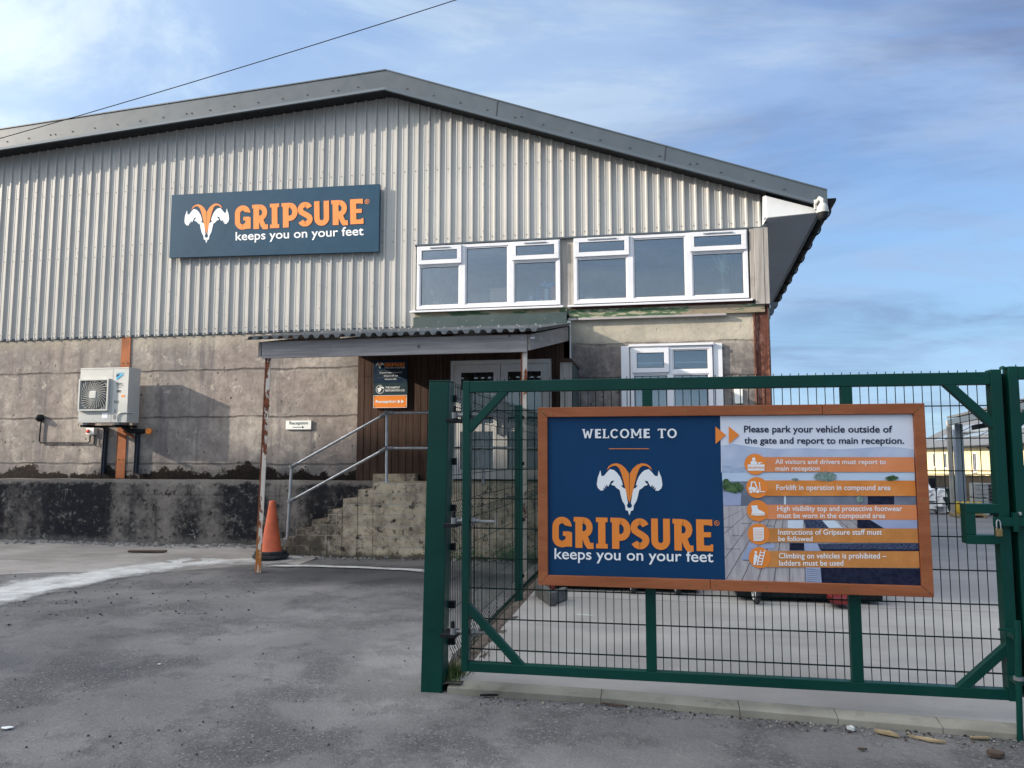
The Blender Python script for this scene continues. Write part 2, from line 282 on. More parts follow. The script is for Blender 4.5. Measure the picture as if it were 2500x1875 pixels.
def mats():
    M = MT
    M['conc'] = m_concrete('cast_concrete_wall'); M['concr'] = m_concrete('cast_concrete_wall_stained', True)
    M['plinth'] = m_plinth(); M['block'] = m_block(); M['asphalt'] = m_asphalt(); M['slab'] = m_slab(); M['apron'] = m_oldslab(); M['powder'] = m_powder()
    M['kerb'] = plain('kerb_concrete', (.27, .25, .205), .88, 0, .18, 2.5, .4, ((.13, .118, .09), .6))
    M['soil'] = plain('soil_strip', (.075, .055, .042), .95, 0, .6, 14, .8, ((.20, .18, .16), .7))
    M['stone'] = plain('loose_stone', (.24, .23, .22), .9, 0, .4, 9, .4)
    M['darkstone'] = plain('dark_tarmac_crumb', (.035, .034, .036), .9, 0, .4, 9, .4)
    M['clad'] = m_clad()
    M['trim'] = plain('grey_roof_flashing', (.062, .080, .098), .45, 0, .06, 1.1, .03, ((.055, .066, .075), .3))
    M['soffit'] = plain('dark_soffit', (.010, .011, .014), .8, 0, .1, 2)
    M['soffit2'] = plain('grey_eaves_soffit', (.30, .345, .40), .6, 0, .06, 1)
    M['whitebox'] = plain('white_eaves_box', (.62, .63, .64), .45, 0, .05, 2)
    M['camw'] = plain('off_white_camera_shell', (.42, .42, .40), .45, 0, .05, 3); M['black'] = plain('black_plastic', (.012, .013, .015), .65, 0, .2, 5)
    M['upvc'] = plain('white_window_plastic', (.66, .66, .69), .4, 0, .05, 2, .02)
    M['doorw'] = plain('pale_door_plastic', (.70, .69, .685), .4, 0, .06, 2, .02, ((.35, .32, .30), .3))
    M['gasket'] = plain('grey_gasket', (.05, .05, .055), .6)
    M['glass'] = m_glass('window_glass', .17, (.93, .95, .96)); M['glassd'] = m_glass('door_glass', .12, (.35, .38, .38))
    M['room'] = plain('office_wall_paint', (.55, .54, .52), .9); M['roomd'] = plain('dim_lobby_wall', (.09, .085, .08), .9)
    M['oldwood'] = m_wood('weathered_grey_timber', (.235, .215, .195), (.40, .37, .34), 'z')
    M['oldwoodx'] = m_wood('weathered_grey_fascia', (.25, .225, .225), (.40, .37, .365), 'x')
    M['oldwoody'] = m_wood('weathered_grey_rafter', (.20, .175, .16), (.33, .295, .27), 'y')
    M['brownwood'] = m_wood('dark_brown_cladding_boards', (.036, .021, .016), (.080, .048, .035), 'z', 1, .75)
    M['fencewood'] = m_wood('grey_brown_fence_boards', (.085, .068, .052), (.155, .128, .10), 'z')
    M['palewood'] = m_wood('pale_split_wood', (.23, .165, .085), (.40, .30, .17), 'x', 1, .8, False)
    M['bark'] = m_wood('dark_bark', (.055, .035, .025), (.11, .07, .05), 'x', 1, .9, False)
    M['rustpost'] = m_rustpaint('flaking_cream_paint_on_rust', (.56, .50, .43), .665, (.22, .06, .022)); M['rustedge'] = m_rustpaint('rusted_post_edge', (.50, .44, .38), .42, (.20, .055, .022)); M['rustcol'] = m_rustpaint('rusty_red_oxide', (.20, .085, .055), .53, (.12, .038, .022))
    M['rustchan'] = plain('orange_rust_steel', (.27, .085, .028), .85, 0, .25, 4, .3, ((.14, .045, .02), .6))
    M['peel'] = m_peel(); M['dgreen'] = plain('dark_green_flashing', (.035, .058, .056), .5, 0, .12, 2, .03, ((.02, .03, .028), .5))
    M['redband'] = plain('old_maroon_timber', (.10, .035, .03), .85, 0, .35, 6, .3)
    M['green'] = plain('green_powder_coat', (.0006, .042, .031), .44, 0, .14, 2, .04, ((.010, .040, .034), .35))
    M['green'].node_tree.nodes['Principled BSDF'].inputs['Specular IOR Level'].default_value = .22
    M['wire'] = plain('green_coated_wire', (.0006, .014, .011), .7, 0, .1, 2, 0)
    M['galv'] = plain('galvanised_steel', (.42, .43, .44), .42, .7, .15, 8, .1)
    M['zinc'] = plain('zinc_hinge', (.20, .20, .205), .55, .3, .15, 8, .1)
    M['brass'] = plain('dull_brass', (.27, .19, .08), .42, .75, .2, 20)
    M['canopy'] = plain('grey_canopy_sheet', (.10, .11, .115), .35, 0, .25, 3, .05, ((.22, .22, .21), .4))
    M['frame'] = m_frame()
    M['navy'] = plain('navy_sign_print', (.004, .040, .112), .45, 0, .05, 2, .01); M['navyd'] = plain('dark_navy_sign', (.014, .032, .060), .4, 0, .05, 2, .01)
    M['slate'] = plain('slate_sign', (.028, .050, .062), .4, 0, .05, 2, .01); M['navyw'] = plain('sun_faded_navy_sign', (.020, .060, .105), .5, 0, .06, 2, .01)
    M['orange'] = plain('orange_print', (.80, .245, .045), .4, 0, .03, 2, .01); M['orangew'] = plain('faded_orange_print', (.78, .27, .085), .5, 0, .03, 2, .01)
    M['white'] = plain('white_print', (.80, .81, .82), .4, 0, .02, 2, .01); M['ink'] = plain('dark_ink', (.012, .022, .05), .45, 0, .02, 2, .01)
    M['sheetw'] = plain('white_plate', (.74, .74, .70), .45, 0, .05, 3, .02)
    M['acw'] = plain('ivory_casing', (.49, .49, .462), .45, 0, .04, 2, .02, ((.40, .39, .36), .25)); M['acd'] = plain('grille_shadow_mesh', (.035, .037, .036), .7)
    M['acb'] = plain('grille_corner_plate', (.27, .27, .26), .6); M['acg'] = plain('ivory_grille_wire', (.55, .55, .52), .45); M['label'] = plain('silver_rating_label', (.80, .81, .83), .3)
    M['cyan'] = plain('light_blue_emblem', (.06, .42, .68), .4, 0, .03); M['dblue'] = plain('dark_blue_emblem', (.008, .035, .11), .4, 0, .03); M['greyprint'] = plain('grey_print', (.22, .22, .22), .5)
    M['trough'] = plain('dirty_grey_concrete', (.085, .083, .078), .9, 0, .35, 9, .4); M['duct'] = plain('dark_slate_duct', (.022, .028, .042), .45, 0, .15, 4); M['cone'] = plain('faded_orange_cone', (.66, .125, .045), .55, 0, .14, 5, .1, ((.40, .09, .05), .5)); M['rubber'] = plain('black_rubber', (.022, .022, .025), .7, 0, .3, 9, .2)
    M['red'] = plain('red_enamel', (.33, .022, .018), .45, 0, .2, 4, .1, ((.15, .02, .015), .5)); M['redd'] = plain('dull_red_enamel', (.17, .012, .012), .5, 0, .25, 5, .1, ((.06, .012, .01), .5)); M['knob'] = plain('red_plastic', (.55, .05, .03), .4)
    M['grass'] = plain('grass_blades', (.075, .115, .030), .8, 0, .35, 20); M['leaf'] = plain('green_leaf', (.07, .14, .05), .55, 0, .25, 12); M['leafp'] = plain('pale_leaf', (.42, .52, .36), .55, 0, .2, 12)
    M['yellow'] = plain('pale_yellow_render', (.56, .465, .27), .9, 0, .06, .6, .1); M['slateroof'] = plain('grey_slate_roof', (.085, .09, .098), .8, 0, .2, 1.2, .2)
    M['panel'] = plain('blue_grey_roof_light', (.15, .18, .215), .4, 0, .1, 1); M['steel'] = plain('blue_grey_steel', (.22, .26, .31), .5, 0, .1, 1); M['pale'] = plain('pale_painted_post', (.33, .31, .28), .6)
    M['yel'] = plain('yellow_crate_plastic', (.55, .36, .03), .5, 0, .12, 4); M['blue'] = plain('blue_crate_plastic', (.02, .06, .17), .5, 0, .12, 4)
    M['van'] = plain('white_van_paint', (.72, .73, .74), .25, 0, .03, 1); M['bag'] = plain('white_woven_bag', (.66, .66, .67), .7, 0, .15, 5, .4); M['wrap'] = plain('pale_wrapped_blocks', (.42, .42, .40), .6, 0, .25, 5, .3)
    M['card'] = plain('brown_card', (.55, .37, .23), .85, 0, .08, 4); M['bluebag'] = plain('blue_plastic_bag', (.10, .28, .48), .4, 0, .3, 12, .4); M['pot'] = plain('white_glazed_pot', (.68, .67, .64), .35); M['tan'] = plain('tan_pot_band', (.35, .25, .17), .7)
    M['bk1'] = plain('blue_binder', (.04, .09, .22), .5); M['bk2'] = plain('maroon_binder', (.14, .03, .05), .5); M['bk3'] = plain('white_binder', (.55, .55, .56), .5); M['paper'] = plain('white_paper', (.70, .71, .68), .8)
    M['brick'] = plain('brown_rendered_wall', (.24, .20, .17), .9, 0, .2, 1)
    # colours of the photograph printed on the board
    M['p_sky'] = m_printed('print_pale_sky', (.66, .69, .78), (.74, .75, .82), 2); M['p_hill'] = m_printed('print_misty_hill', (.40, .47, .62), (.50, .56, .69), 5, (1, 1, 2)); M['p_hill2'] = m_printed('print_far_shore', (.30, .38, .54), (.40, .48, .62), 18, (1, 1, 3))
    M['p_lake'] = m_printed('print_lake', (.48, .58, .72), (.54, .64, .76), 3, (1, 1, 6)); M['p_wall'] = m_printed('print_planter_wall', (.13, .15, .20), (.21, .23, .29), 5); M['p_deck'] = m_printed('print_deck_board', (.34, .31, .33), (.46, .43, .44), 9, (5, 1, 1)); M['p_gap'] = m_printed('print_deck_gap', (.10, .095, .105), (.14, .13, .14))
    M['p_plant'] = m_printed('print_plants', (.025, .06, .025), (.10, .17, .07), 55); M['p_plant2'] = m_printed('print_grey_shrub', (.10, .17, .15), (.26, .33, .30), 60); M['p_wick'] = m_printed('print_wicker', (.010, .014, .04), (.085, .11, .19), 85, (1, 1, 2.2)); M['p_wickd'] = m_printed('print_dark_wicker', (.008, .010, .028), (.02, .024, .05), 40)
    M['p_cush'] = m_printed('print_cushion', (.58, .66, .76), (.64, .72, .80)); M['p_lav'] = m_printed('print_lavender_cushion', (.30, .35, .52), (.36, .41, .58)); M['p_or1'] = m_printed('print_orange_band', (.68, .235, .09), (.74, .27, .12), 4); M['p_or2'] = m_printed('print_orange_band_deep', (.62, .20, .035), (.72, .27, .07), 6); M['p_or3'] = m_printed('print_orange_band_brown', (.50, .20, .055), (.60, .25, .075), 6)
mats()
for k_ in ('navy', 'navyd', 'slate', 'navyw', 'orange', 'orangew', 'white', 'ink', 'wire', 'frame', 'apron', 'kerb', 'black', 'brownwood') + tuple(k for k in MT if k.startswith('p_')):
    MT[k_].node_tree.nodes['Principled BSDF'].inputs['Specular IOR Level'].default_value = .16
# ------------------------------------------------------------------ geometry helpers
class MB:
    def __init__(s): s.v = []; s.f = []; s.mi = []; s.ms = []
    def mat(s, name):
        if name not in s.ms: s.ms.append(name)
        return s.ms.index(name)
    def add(s, vs, fs, m):
        o = len(s.v); s.v += [tuple(v) for v in vs]; i = s.mat(m)
        for f in fs: s.f.append(tuple(o + k for k in f)); s.mi.append(i)
        return s
    def box(s, x0, x1, y0, y1, z0, z1, m):
        vs = [(x, y, z) for z in (z0, z1) for y in (y0, y1) for x in (x0, x1)]
        return s.add(vs, [(0, 2, 3, 1), (4, 5, 7, 6), (0, 1, 5, 4), (2, 6, 7, 3), (0, 4, 6, 2), (1, 3, 7, 5)], m)
    def bar(s, a, b, w, h, m, up=(0, 0, 1)):
        a, b = Vector(a), Vector(b); d = (b - a).normalized(); up = Vector(up)
        if abs(d.dot(up)) > .99: up = Vector((0, 1, 0))
        r = d.cross(up).normalized(); u = r.cross(d); vs = []
        for p in (a, b):
            for i, j in ((-1, -1), (1, -1), (1, 1), (-1, 1)): vs.append(p + r * (i * w / 2) + u * (j * h / 2))
        return s.add(vs, [(3, 2, 1, 0), (4, 5, 6, 7), (0, 1, 5, 4), (1, 2, 6, 5), (2, 3, 7, 6), (3, 0, 4, 7)], m)
    def tube(s, pts, r, m, n=8, cap=True):
        pts = [Vector(p) for p in pts]; vs = []; fs = []; k = len(pts)
        rr = r if isinstance(r, (list, tuple)) else [r] * k
        pr = None
        for i, p in enumerate(pts):
            d = (pts[min(i + 1, k - 1)] - pts[max(i - 1, 0)]).normalized()
            if pr is None: a = Vector((0, 0, 1)) if abs(d.z) < .9 else Vector((1, 0, 0)); pr = d.cross(a).normalized()
            else: pr = (pr - d * pr.dot(d)).normalized()
            q = d.cross(pr)
            for j in range(n): t = 2 * pi * j / n; vs.append(p + (pr * cos(t) + q * sin(t)) * rr[i])
        for i in range(k - 1):
            for j in range(n): a, b = i * n + j, i * n + (j + 1) % n; fs.append((a, b, b + n, a + n))
        if cap: fs.append(tuple(range(n - 1, -1, -1))); fs.append(tuple((k - 1) * n + j for j in range(n)))
        return s.add(vs, fs, m)
    def lathe(s, c, prof, m, n=24, ax=None):
        c = Vector(c); vs = []; fs = []; k = len(prof)
        M3 = Matrix.Identity(3) if ax is None else Vector(ax).to_track_quat('Z', 'Y').to_matrix()
        for r, z in prof:
            for j in range(n): t = 2 * pi * j / n; vs.append(c + M3 @ Vector((r * cos(t), r * sin(t), z)))
        for i in range(k - 1):
            for j in range(n): a, b = i * n + j, i * n + (j + 1) % n; fs.append((a, b, b + n, a + n))
        fs.append(tuple(range(n - 1, -1, -1))); fs.append(tuple((k - 1) * n + j for j in range(n)))
        return s.add(vs, fs, m)
    def poly(s, pts, m, off=None):          # flat n-gon; extruded by off when given
        pts = [Vector(p) for p in pts]; k = len(pts)
        if off is None: return s.add(pts, [tuple(range(k))], m)
        o = Vector(off); vs = pts + [p + o for p in pts]
        return s.add(vs, [tuple(range(k - 1, -1, -1)), tuple(range(k, 2 * k))] + [(i, (i + 1) % k, (i + 1) % k + k, i + k) for i in range(k)], m)
    def stone(s, c, r, m, flat=.7):
        vs = []; 
        for z in (-1, 1):
            for i in range(5):
                t = 2 * pi * i / 5 + random.uniform(-.3, .3) + (z > 0) * .5; q = random.uniform(.65, 1.1) * (1 if z < 0 else .62)
                vs.append((c[0] + r * q * cos(t), c[1] + r * q * sin(t), c[2] + r * flat * (z * .5 + .35) * random.uniform(.8, 1.1)))
        return s.add(vs, [(4, 3, 2, 1, 0), (5, 6, 7, 8, 9)] + [(i, (i + 1) % 5, 5 + (i + 1) % 5, 5 + i) for i in range(5)], m)
    def build(s, name, parent=None, bevel=0, smooth=False, **tags):
        me = bpy.data.meshes.new(name); org = Vector((0, 0, 0)); root = parent
        while root is not None: org += root.location; root = root.parent
        me.from_pydata([tuple(Vector(v) - org) for v in s.v], [], s.f)
        for n_ in s.ms: me.materials.append(MT[n_])
        me.polygons.foreach_set('material_index', s.mi)
        if smooth: me.polygons.foreach_set('use_smooth', [True] * len(me.polygons))
        me.update(); o = bpy.data.objects.new(name, me); sc.collection.objects.link(o)
        if parent is not None: o.parent = parent
        if smooth: 
            try: me.set_sharp_from_angle(angle=R(40))
            except Exception: pass
        if bevel:
            b = o.modifiers.new('bevel', 'BEVEL'); b.width = bevel; b.segments = 2; b.limit_method = 'ANGLE'; b.angle_limit = R(40); b.harden_normals = False
        for a_, b_ in tags.items(): o[a_] = b_
        return o
def thing(name, loc, label, cat, group=None):
    o = bpy.data.objects.new(name, None); sc.collection.objects.link(o); o.location = loc; o.empty_display_size = .2
    o['label'] = label; o['category'] = cat
    if group: o['group'] = group
    return o
def copy_tree(o, parent=None, delta=None, label=None):
    c = o.copy(); sc.collection.objects.link(c); c.parent = parent
    if delta is not None: c.location = o.location + Vector(delta)
    if label: c['label'] = label
    for ch in list(o.children): copy_tree(ch, c)
    return c
# lettering: built-in font turned into flat mesh, fitted into a box of the sign's own plane
_tx = {}
def glyphs(body, off):
    if (body, off) in _tx: return _tx[(body, off)]
    cu = bpy.data.curves.new('txt', 'FONT'); cu.body = body; cu.offset = off; cu.resolution_u = 4
    o = bpy.data.objects.new('txt', cu); sc.collection.objects.link(o); bpy.context.view_layer.update()
    me = o.to_mesh(); vs = [v.co.copy() for v in me.vertices]; fs = [tuple(p.vertices) for p in me.polygons]; o.to_mesh_clear()
    bpy.data.objects.remove(o); bpy.data.curves.remove(cu)
    x0 = min(v.x for v in vs); x1 = max(v.x for v in vs); y0 = min(v.y for v in vs); y1 = max(v.y for v in vs)
    _tx[(body, off)] = ([((v.x - x0) / (x1 - x0), (v.y - y0) / (y1 - y0)) for v in vs], fs); return _tx[(body, off)]
class Plane:        # sign plane: tl/tr/bl corners of a reference box -> point; w stands proud of it
    def __init__(s, tl, tr, bl): s.o = Vector(tl); s.u = Vector(tr) - s.o; s.d = Vector(bl) - s.o; s.n = s.u.cross(s.d).normalized(); s.n = s.n if s.n.y < 0 else -s.n
    def at(s, u, v, w=.0): return s.o + s.u * u + s.d * v + s.n * w
def text(mb, body, q, m, off=.0, w=.002):      # q = (tl, tr, bl) points
    vs, fs = glyphs(body, off); p = Plane(*q)
    mb.add([p.at(x, 1 - y, w) for x, y in vs], fs, m)
def ribbon(pts, w, closed=False):
    n = len(pts); L = []; Rr = []
    for i, p in enumerate(pts):
        a = pts[i - 1] if i else p; b = pts[i + 1] if i < n - 1 else p
        def nrm(s, e): d = Vector((e[0] - s[0], e[1] - s[1])); d.normalize(); return Vector((-d.y, d.x))
        n1 = nrm(a, p) if i else nrm(p, b); n2 = nrm(p, b) if i < n - 1 else n1
        k = (n1 + n2); k = k / max(.35, (1 + n1.dot(n2)))
        L.append((p[0] + k.x * w / 2, p[1] + k.y * w / 2)); Rr.append((p[0] - k.x * w / 2, p[1] - k.y * w / 2))
    vs = L + Rr; return vs, [(i, i + 1, n + i + 1, n + i) for i in range(n - 1)]
def arc(cx, cy, rx, ry, a0, a1, n=8): return [(cx + rx * cos(R(a0 + (a1 - a0) * i / n)), cy + ry * sin(R(a0 + (a1 - a0) * i / n))) for i in range(n + 1)]
S_ = .215
LET = {   # heavy slab letters, each a list of (centre line, width); unit height
 'G': (.66, [([(.54, .70)] + arc(.33, .67, .215, .22, 10, 90) + arc(.33, .67, .215, .22, 90, 180) + arc(.33, .33, .215, .22, 180, 270) + arc(.33, .33, .215, .22, 270, 330), S_), ([(.555, .03), (.555, .50)], S_), ([(.36, .45), (.6, .45)], .15)]),
 'R': (.70, [([(.20, 0), (.20, 1)], S_ + .02), ([(.03, .925), (.25, .925)], .15), ([(.22, .89), (.36, .89)] + arc(.36, .665, .19, .225, 90, -90) + [(.22, .44)], S_ - .01), ([(.36, .46), (.47, .16), (.53, .07), (.68, .075)], S_ - .02)]),
 'I': (.44, [([(.22, 0), (.22, 1)], S_ + .02), ([(.03, .925), (.41, .925)], .15), ([(.03, .075), (.41, .075)], .15)]),
 'P': (.64, [([(.20, 0), (.20, 1)], S_ + .02), ([(.03, .925), (.25, .925)], .15), ([(.22, .89), (.37, .89)] + arc(.37, .63, .205, .26, 90, -90) + [(.22, .37)], S_)]),
 'S': (.62, [(arc(.31, .69, .19, .20, 20, 90, 5) + arc(.31, .69, .19, .20, 90, 180, 6) + [(.15, .60), (.25, .53), (.38, .46), (.48, .38)] + arc(.31, .31, .195, .20, 0, -90, 6) + arc(.31, .31, .195, .20, -90, -155, 5), S_)]),
 'U': (.64, [([(.13, 1)] + [(.13, .33)] + arc(.32, .31, .19, .20, 180, 360, 10) + [(.51, 1)], S_)]),
 'E': (.56, [([(.16, 0), (.16, 1)], S_ + .02), ([(.2, .91), (.54, .91)], .18), ([(.2, .52), (.50, .52)], .16), ([(.2, .09), (.56, .09)], .18), ([(.505, .80), (.505, .99)], .08), ([(.52, .02), (.52, .22)], .08)]),
 'W': (.98, [([(.13, 1), (.30, .0)], .14), ([(.30, 0), (.48, .8)], .13), ([(.48, .8), (.66, 0)], .13), ([(.66, 0), (.84, 1)], .14), ([(0, .95), (.26, .95)], .09), ([(.72, .95), (.97, .95)], .09)]),
 'L': (.60, [([(.18, 0), (.18, 1)], .17), ([(.03, .95), (.34, .95)], .09), ([(.03, .05), (.58, .05)], .10), ([(.54, 0), (.54, .28)], .09)]),
 'C': (.72, [(arc(.37, .5, .29, .43, 40, 320, 16), .16)]), 'O': (.78, [(arc(.39, .5, .31, .43, 0, 360, 20), .16)]),
 'M': (.98, [([(.16, 0), (.16, 1)], .14), ([(.84, 0), (.84, 1)], .14), ([(.18, 1), (.5, .25)], .14), ([(.5, .25), (.82, 1)], .14), ([(.02, .05), (.31, .05)], .09), ([(.69, .05), (.98, .05)], .09), ([(.02, .95), (.2, .95)], .09), ([(.8, .95), (.98, .95)], .09)]),
 'T': (.72, [([(.36, 0), (.36, 1)], .17), ([(.03, .94), (.69, .94)], .11), ([(.22, .05), (.5, .05)], .09), ([(.07, .78), (.07, .98)], .09), ([(.65, .78), (.65, .98)], .09)]),
 ' ': (.45, [])}
def slab_text(mb, body, q, m, gap=.035, w=.002):
    p = Plane(*q); tot = sum(LET[c][0] + gap for c in body) - gap; x = 0; k = 0
    for c in body:
        wd, rs = LET[c]
        for pts, rw in rs:
            vs, fs = ribbon(pts, rw); k += 1
            mb.add([p.at((x + a) / tot, 1 - b, w + .00012 * k) for a, b in vs], fs, m)
        x += wd + gap
# ram emblem (half outlines in units of the picture it was measured in; mirrored about x=818)
RAM_O = [(815, 678), (785, 632), (752, 604), (712, 590), (672, 597), (643, 617), (626, 650), (648, 630), (676, 613), (706, 612), (732, 632), (752, 680), (770, 745), (792, 840), (818, 925)]
RAM_W = [(655, 640), (690, 650), (716, 672), (740, 705), (756, 745), (764, 778), (746, 774), (764, 797), (787, 806), (797, 870), (806, 925), (796, 945), (803, 962), (818, 966), (818, 1026), (811, 1010), (806, 990), (786, 984), (781, 944), (759, 908), (745, 858), (736, 816), (706, 796), (694, 781), (671, 775), (664, 765), (680, 755), (690, 736), (664, 741), (641, 787), (616, 768), (628, 792), (606, 782), (616, 806), (596, 796), (602, 818), (576, 822), (551, 800), (542, 770), (550, 712), (573, 650), (581, 700), (604, 696), (634, 660)]
def ram(mb, tl, tr, bl, mw, mo, w=.002):       # box spans x 540..1096, y 590..1027
    p = Plane(tl, tr, bl)
    for pts, m in ((RAM_W, mw), (RAM_O, mo)):
        a = [((x - 540) / 556, (y - 590) / 437) for x, y in pts]
        for mirror in (False, True):
            b = [(1 - x, y) if mirror else (x, y) for x, y in a]
            vs = [p.at(x, y, w + (.0004 if m == mo else 0)) for x, y in b]
            mb.poly(vs if mirror else vs[::-1], m)
def disc(mb, c, rx, m, n=28, w=.0):
    mb.poly([(c[0] + rx * cos(2 * pi * i / n), c[1] - w, c[2] + rx * sin(2 * pi * i / n)) for i in range(n)], m)
def ring(mb, c, r, t, m, n=24):
    vs = []
    for i in range(n):
        a = 2 * pi * i / n
        for q in (r, r - t): vs.append((c[0] + q * cos(a), c[1], c[2] + q * sin(a)))
    mb.add(vs, [(2 * i, 2 * i + 1, (2 * i + 3) % (2 * n), (2 * i + 2) % (2 * n)) for i in range(n)], m)
def registered(mb, c, r, m):
    ring(mb, c, r, r * .2, m); vs, fs = glyphs('R', .01)
    mb.add([(c[0] + (x - .5) * r * .85, c[1], c[2] + (y - .5) * r * 1.1) for x, y in vs], fs, m)
# ================================================================== ground
def frange(a, b, s): 
    o = []; x = a
    while x < b - 1e-6: o.append(x); x += s
    return o
def gz(x, y):
    z = -.037 * max(0, min(y, 75) - 11) if x > -1 else -.037 * max(0, min(y, 75) - 11) * max(0, min(1, (x + 3) / 2))
    if -14 < x < 6 and .5 < y < 13: z += .020 * (mnoise.noise((x * .5, y * .5, 0))) + .010 * mnoise.noise((x * 1.7, y * 1.7, 3))
    return z
xs = [-160, -90, -50, -30, -20, -15] + frange(-13, 5, .25) + [5, 6, 8, 11, 15, 20, 30, 50, 90, 160]
ys = [-60, -30, -12, -4, -1, 0] + frange(.5, 13, .25) + [13, 15, 18, 22, 28, 35, 45, 60, 75, 110, 160, 250, 400]
mb = MB(); nx = len(xs)
mb.add([(x, y, gz(x, y) - .012) for y in ys for x in xs], [(j * nx + i, j * nx + i + 1, (j + 1) * nx + i + 1, (j + 1) * nx + i) for j in range(len(ys) - 1) for i in range(nx - 1)], 'asphalt')
mb.build('asphalt_ground', smooth=True, kind='structure')
# compound slab, its kerb and the strip of soil along the fence
kerb = [(-1.44, 5.14), (-.3, 5.10), (.48, 5.03), (2.0, 4.89), (6.0, 4.52), (14, 3.8)]
def kerb_y(x):
    for (x0, y0), (x1, y1) in zip(kerb, kerb[1:]):
        if x <= x1: return y0 + (y1 - y0) * (x - x0) / (x1 - x0)
    return kerb[-1][1]
sx = frange(-1.36, 3, .2) + [3, 4, 6, 9, 14, 20, 30, 45]; sy = [0, .15, .4, .8, 1.3, 1.9, 2.6, 3.4, 4.4, 5.6, 7, 9, 12, 16, 21, 28, 38, 50, 62]
mb = MB(); vs = []
for t in sy:
    for x in sx:
        y = kerb_y(min(x, 14)) + .115 + t; vs.append((x, y, max(gz(x, y), -9) * (1 if y > 13 else .0) + (-.037 * max(0, y - 11) if y <= 13 else 0) + .052))
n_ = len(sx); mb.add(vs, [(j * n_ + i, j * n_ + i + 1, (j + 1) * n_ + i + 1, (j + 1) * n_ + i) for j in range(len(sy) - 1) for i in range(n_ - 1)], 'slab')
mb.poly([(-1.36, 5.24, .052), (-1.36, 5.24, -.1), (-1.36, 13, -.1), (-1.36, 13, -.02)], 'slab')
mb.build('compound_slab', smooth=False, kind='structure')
mb = MB()
cuts = [-1.40, -.36, .50, 1.06, 1.62, 2.4, 3.3, 4.2, 5.1, 6.0, 8, 10]
for i, (a, b) in enumerate(zip(cuts, cuts[1:])):
    g = .0015; dz = random.uniform(-.002, .002); ya, yb = kerb_y(a + g), kerb_y(b - g)
    mb.add([(a + g, ya, -.06), (b - g, yb, -.06), (b - g, yb + .118, -.06), (a + g, ya + .118, -.06), (a + g, ya, .030 + dz), (b - g, yb, .030 + dz), (b - g, yb + .118, .054 + dz), (a + g, ya + .118, .054 + dz)],
           [(3, 2, 1, 0), (4, 5, 6, 7), (0, 1, 5, 4), (1, 2, 6, 5), (2, 3, 7, 6), (3, 0, 4, 7)], 'kerb')
mb.build('kerb', bevel=.004, kind='structure')
mb = MB(); vs = []; yy = frange(5.15, 11.2, .12)
for y in yy:
    for i, x in enumerate((-1.62, -1.52, -1.44, -1.38, -1.30)): vs.append((x + .03 * mnoise.noise((y * 2, i, 0)), y, (-.03, .02, .045, .05, .046)[i] + .02 * mnoise.noise((x * 9, y * 5, 1))))
mb.add(vs, [(j * 5 + i, j * 5 + i + 1, j * 5 + i + 6, j * 5 + i + 5) for j in range(len(yy) - 1) for i in range(4)], 'soil'); mb.build('soil_strip', smooth=True, kind='structure')
# old concrete apron below the wall
mb = MB(); ax_ = frange(-16, -4.9, .3); vs = []
fy = lambda x: 11.0 + (x + 5.4) * .62 + (.25 * sin(x * 2.1)) if x < -5.4 else 11.0
for x in ax_:
    for t in range(9): 
        y = min(fy(x), 11.8) - .35 + (12.6 - min(fy(x), 11.8) + .35) * t / 8; vs.append((x, y, gz(x, y) - .010 + .035 * (t / 8)))
mb.add(vs, [(i * 9 + t, (i + 1) * 9 + t, (i + 1) * 9 + t + 1, i * 9 + t + 1) for i in range(len(ax_) - 1) for t in range(8)], 'apron'); mb.build('old_concrete_apron', smooth=True, kind='structure')
# white powder spilt along the edge of the apron
def patch(name, left, right, sub=6, z=.003, label=None):
    n = len(left); vs = []; fs = []; ed = []; m = 7
    L = []; 
    for i in range(n - 1):
        for k in range(sub): t = k / sub; L.append((Vector(left[i]).lerp(Vector(left[i + 1]), t), Vector(right[i]).lerp(Vector(right[i + 1]), t)))
    L.append((Vector(left[-1]), Vector(right[-1])))
    for i, (a, b) in enumerate(L):
        for j in range(m):
            p = a.lerp(b, j / (m - 1)); vs.append((p.x, p.y, gz(p.x, p.y) + z)); e = min(1, min(j, m - 1 - j) / 2.0, min(i, len(L) - 1 - i) / 4 + .3); ed.append(e)
    fs = [(i * m + j, i * m + j + 1, (i + 1) * m + j + 1, (i + 1) * m + j) for i in range(len(L) - 1) for j in range(m - 1)]
    q = MB(); q.add(vs, fs, 'powder'); o = q.build(name, kind='stuff', label=label, category='spill')
    at = o.data.attributes.new('edge', 'FLOAT', 'POINT'); at.data.foreach_set('value', ed); return o
gp = lambda *a: [tuple(G(x, y)[:2]) for x, y in a]
patch('white_powder_spill', gp((-60, 1432), (40, 1412), (160, 1396), (300, 1376), (430, 1356), (470, 1350), (400, 1342), (560, 1340), (690, 1341), (790, 1346)),
      gp((-60, 1500), (40, 1478), (160, 1450), (300, 1418), (430, 1396), (520, 1386), (580, 1384), (640, 1380), (720, 1372), (790, 1352)), label='white powder spilt across the old concrete beneath the traffic cone')
patch('white_powder_spill', gp((640, 1377), (760, 1376), (880, 1381), (960, 1386), (1040, 1392)), gp((640, 1383), (760, 1383), (880, 1388), (960, 1394), (1040, 1401)), label='thin white powder line across dark tarmac behind the rusty canopy post')
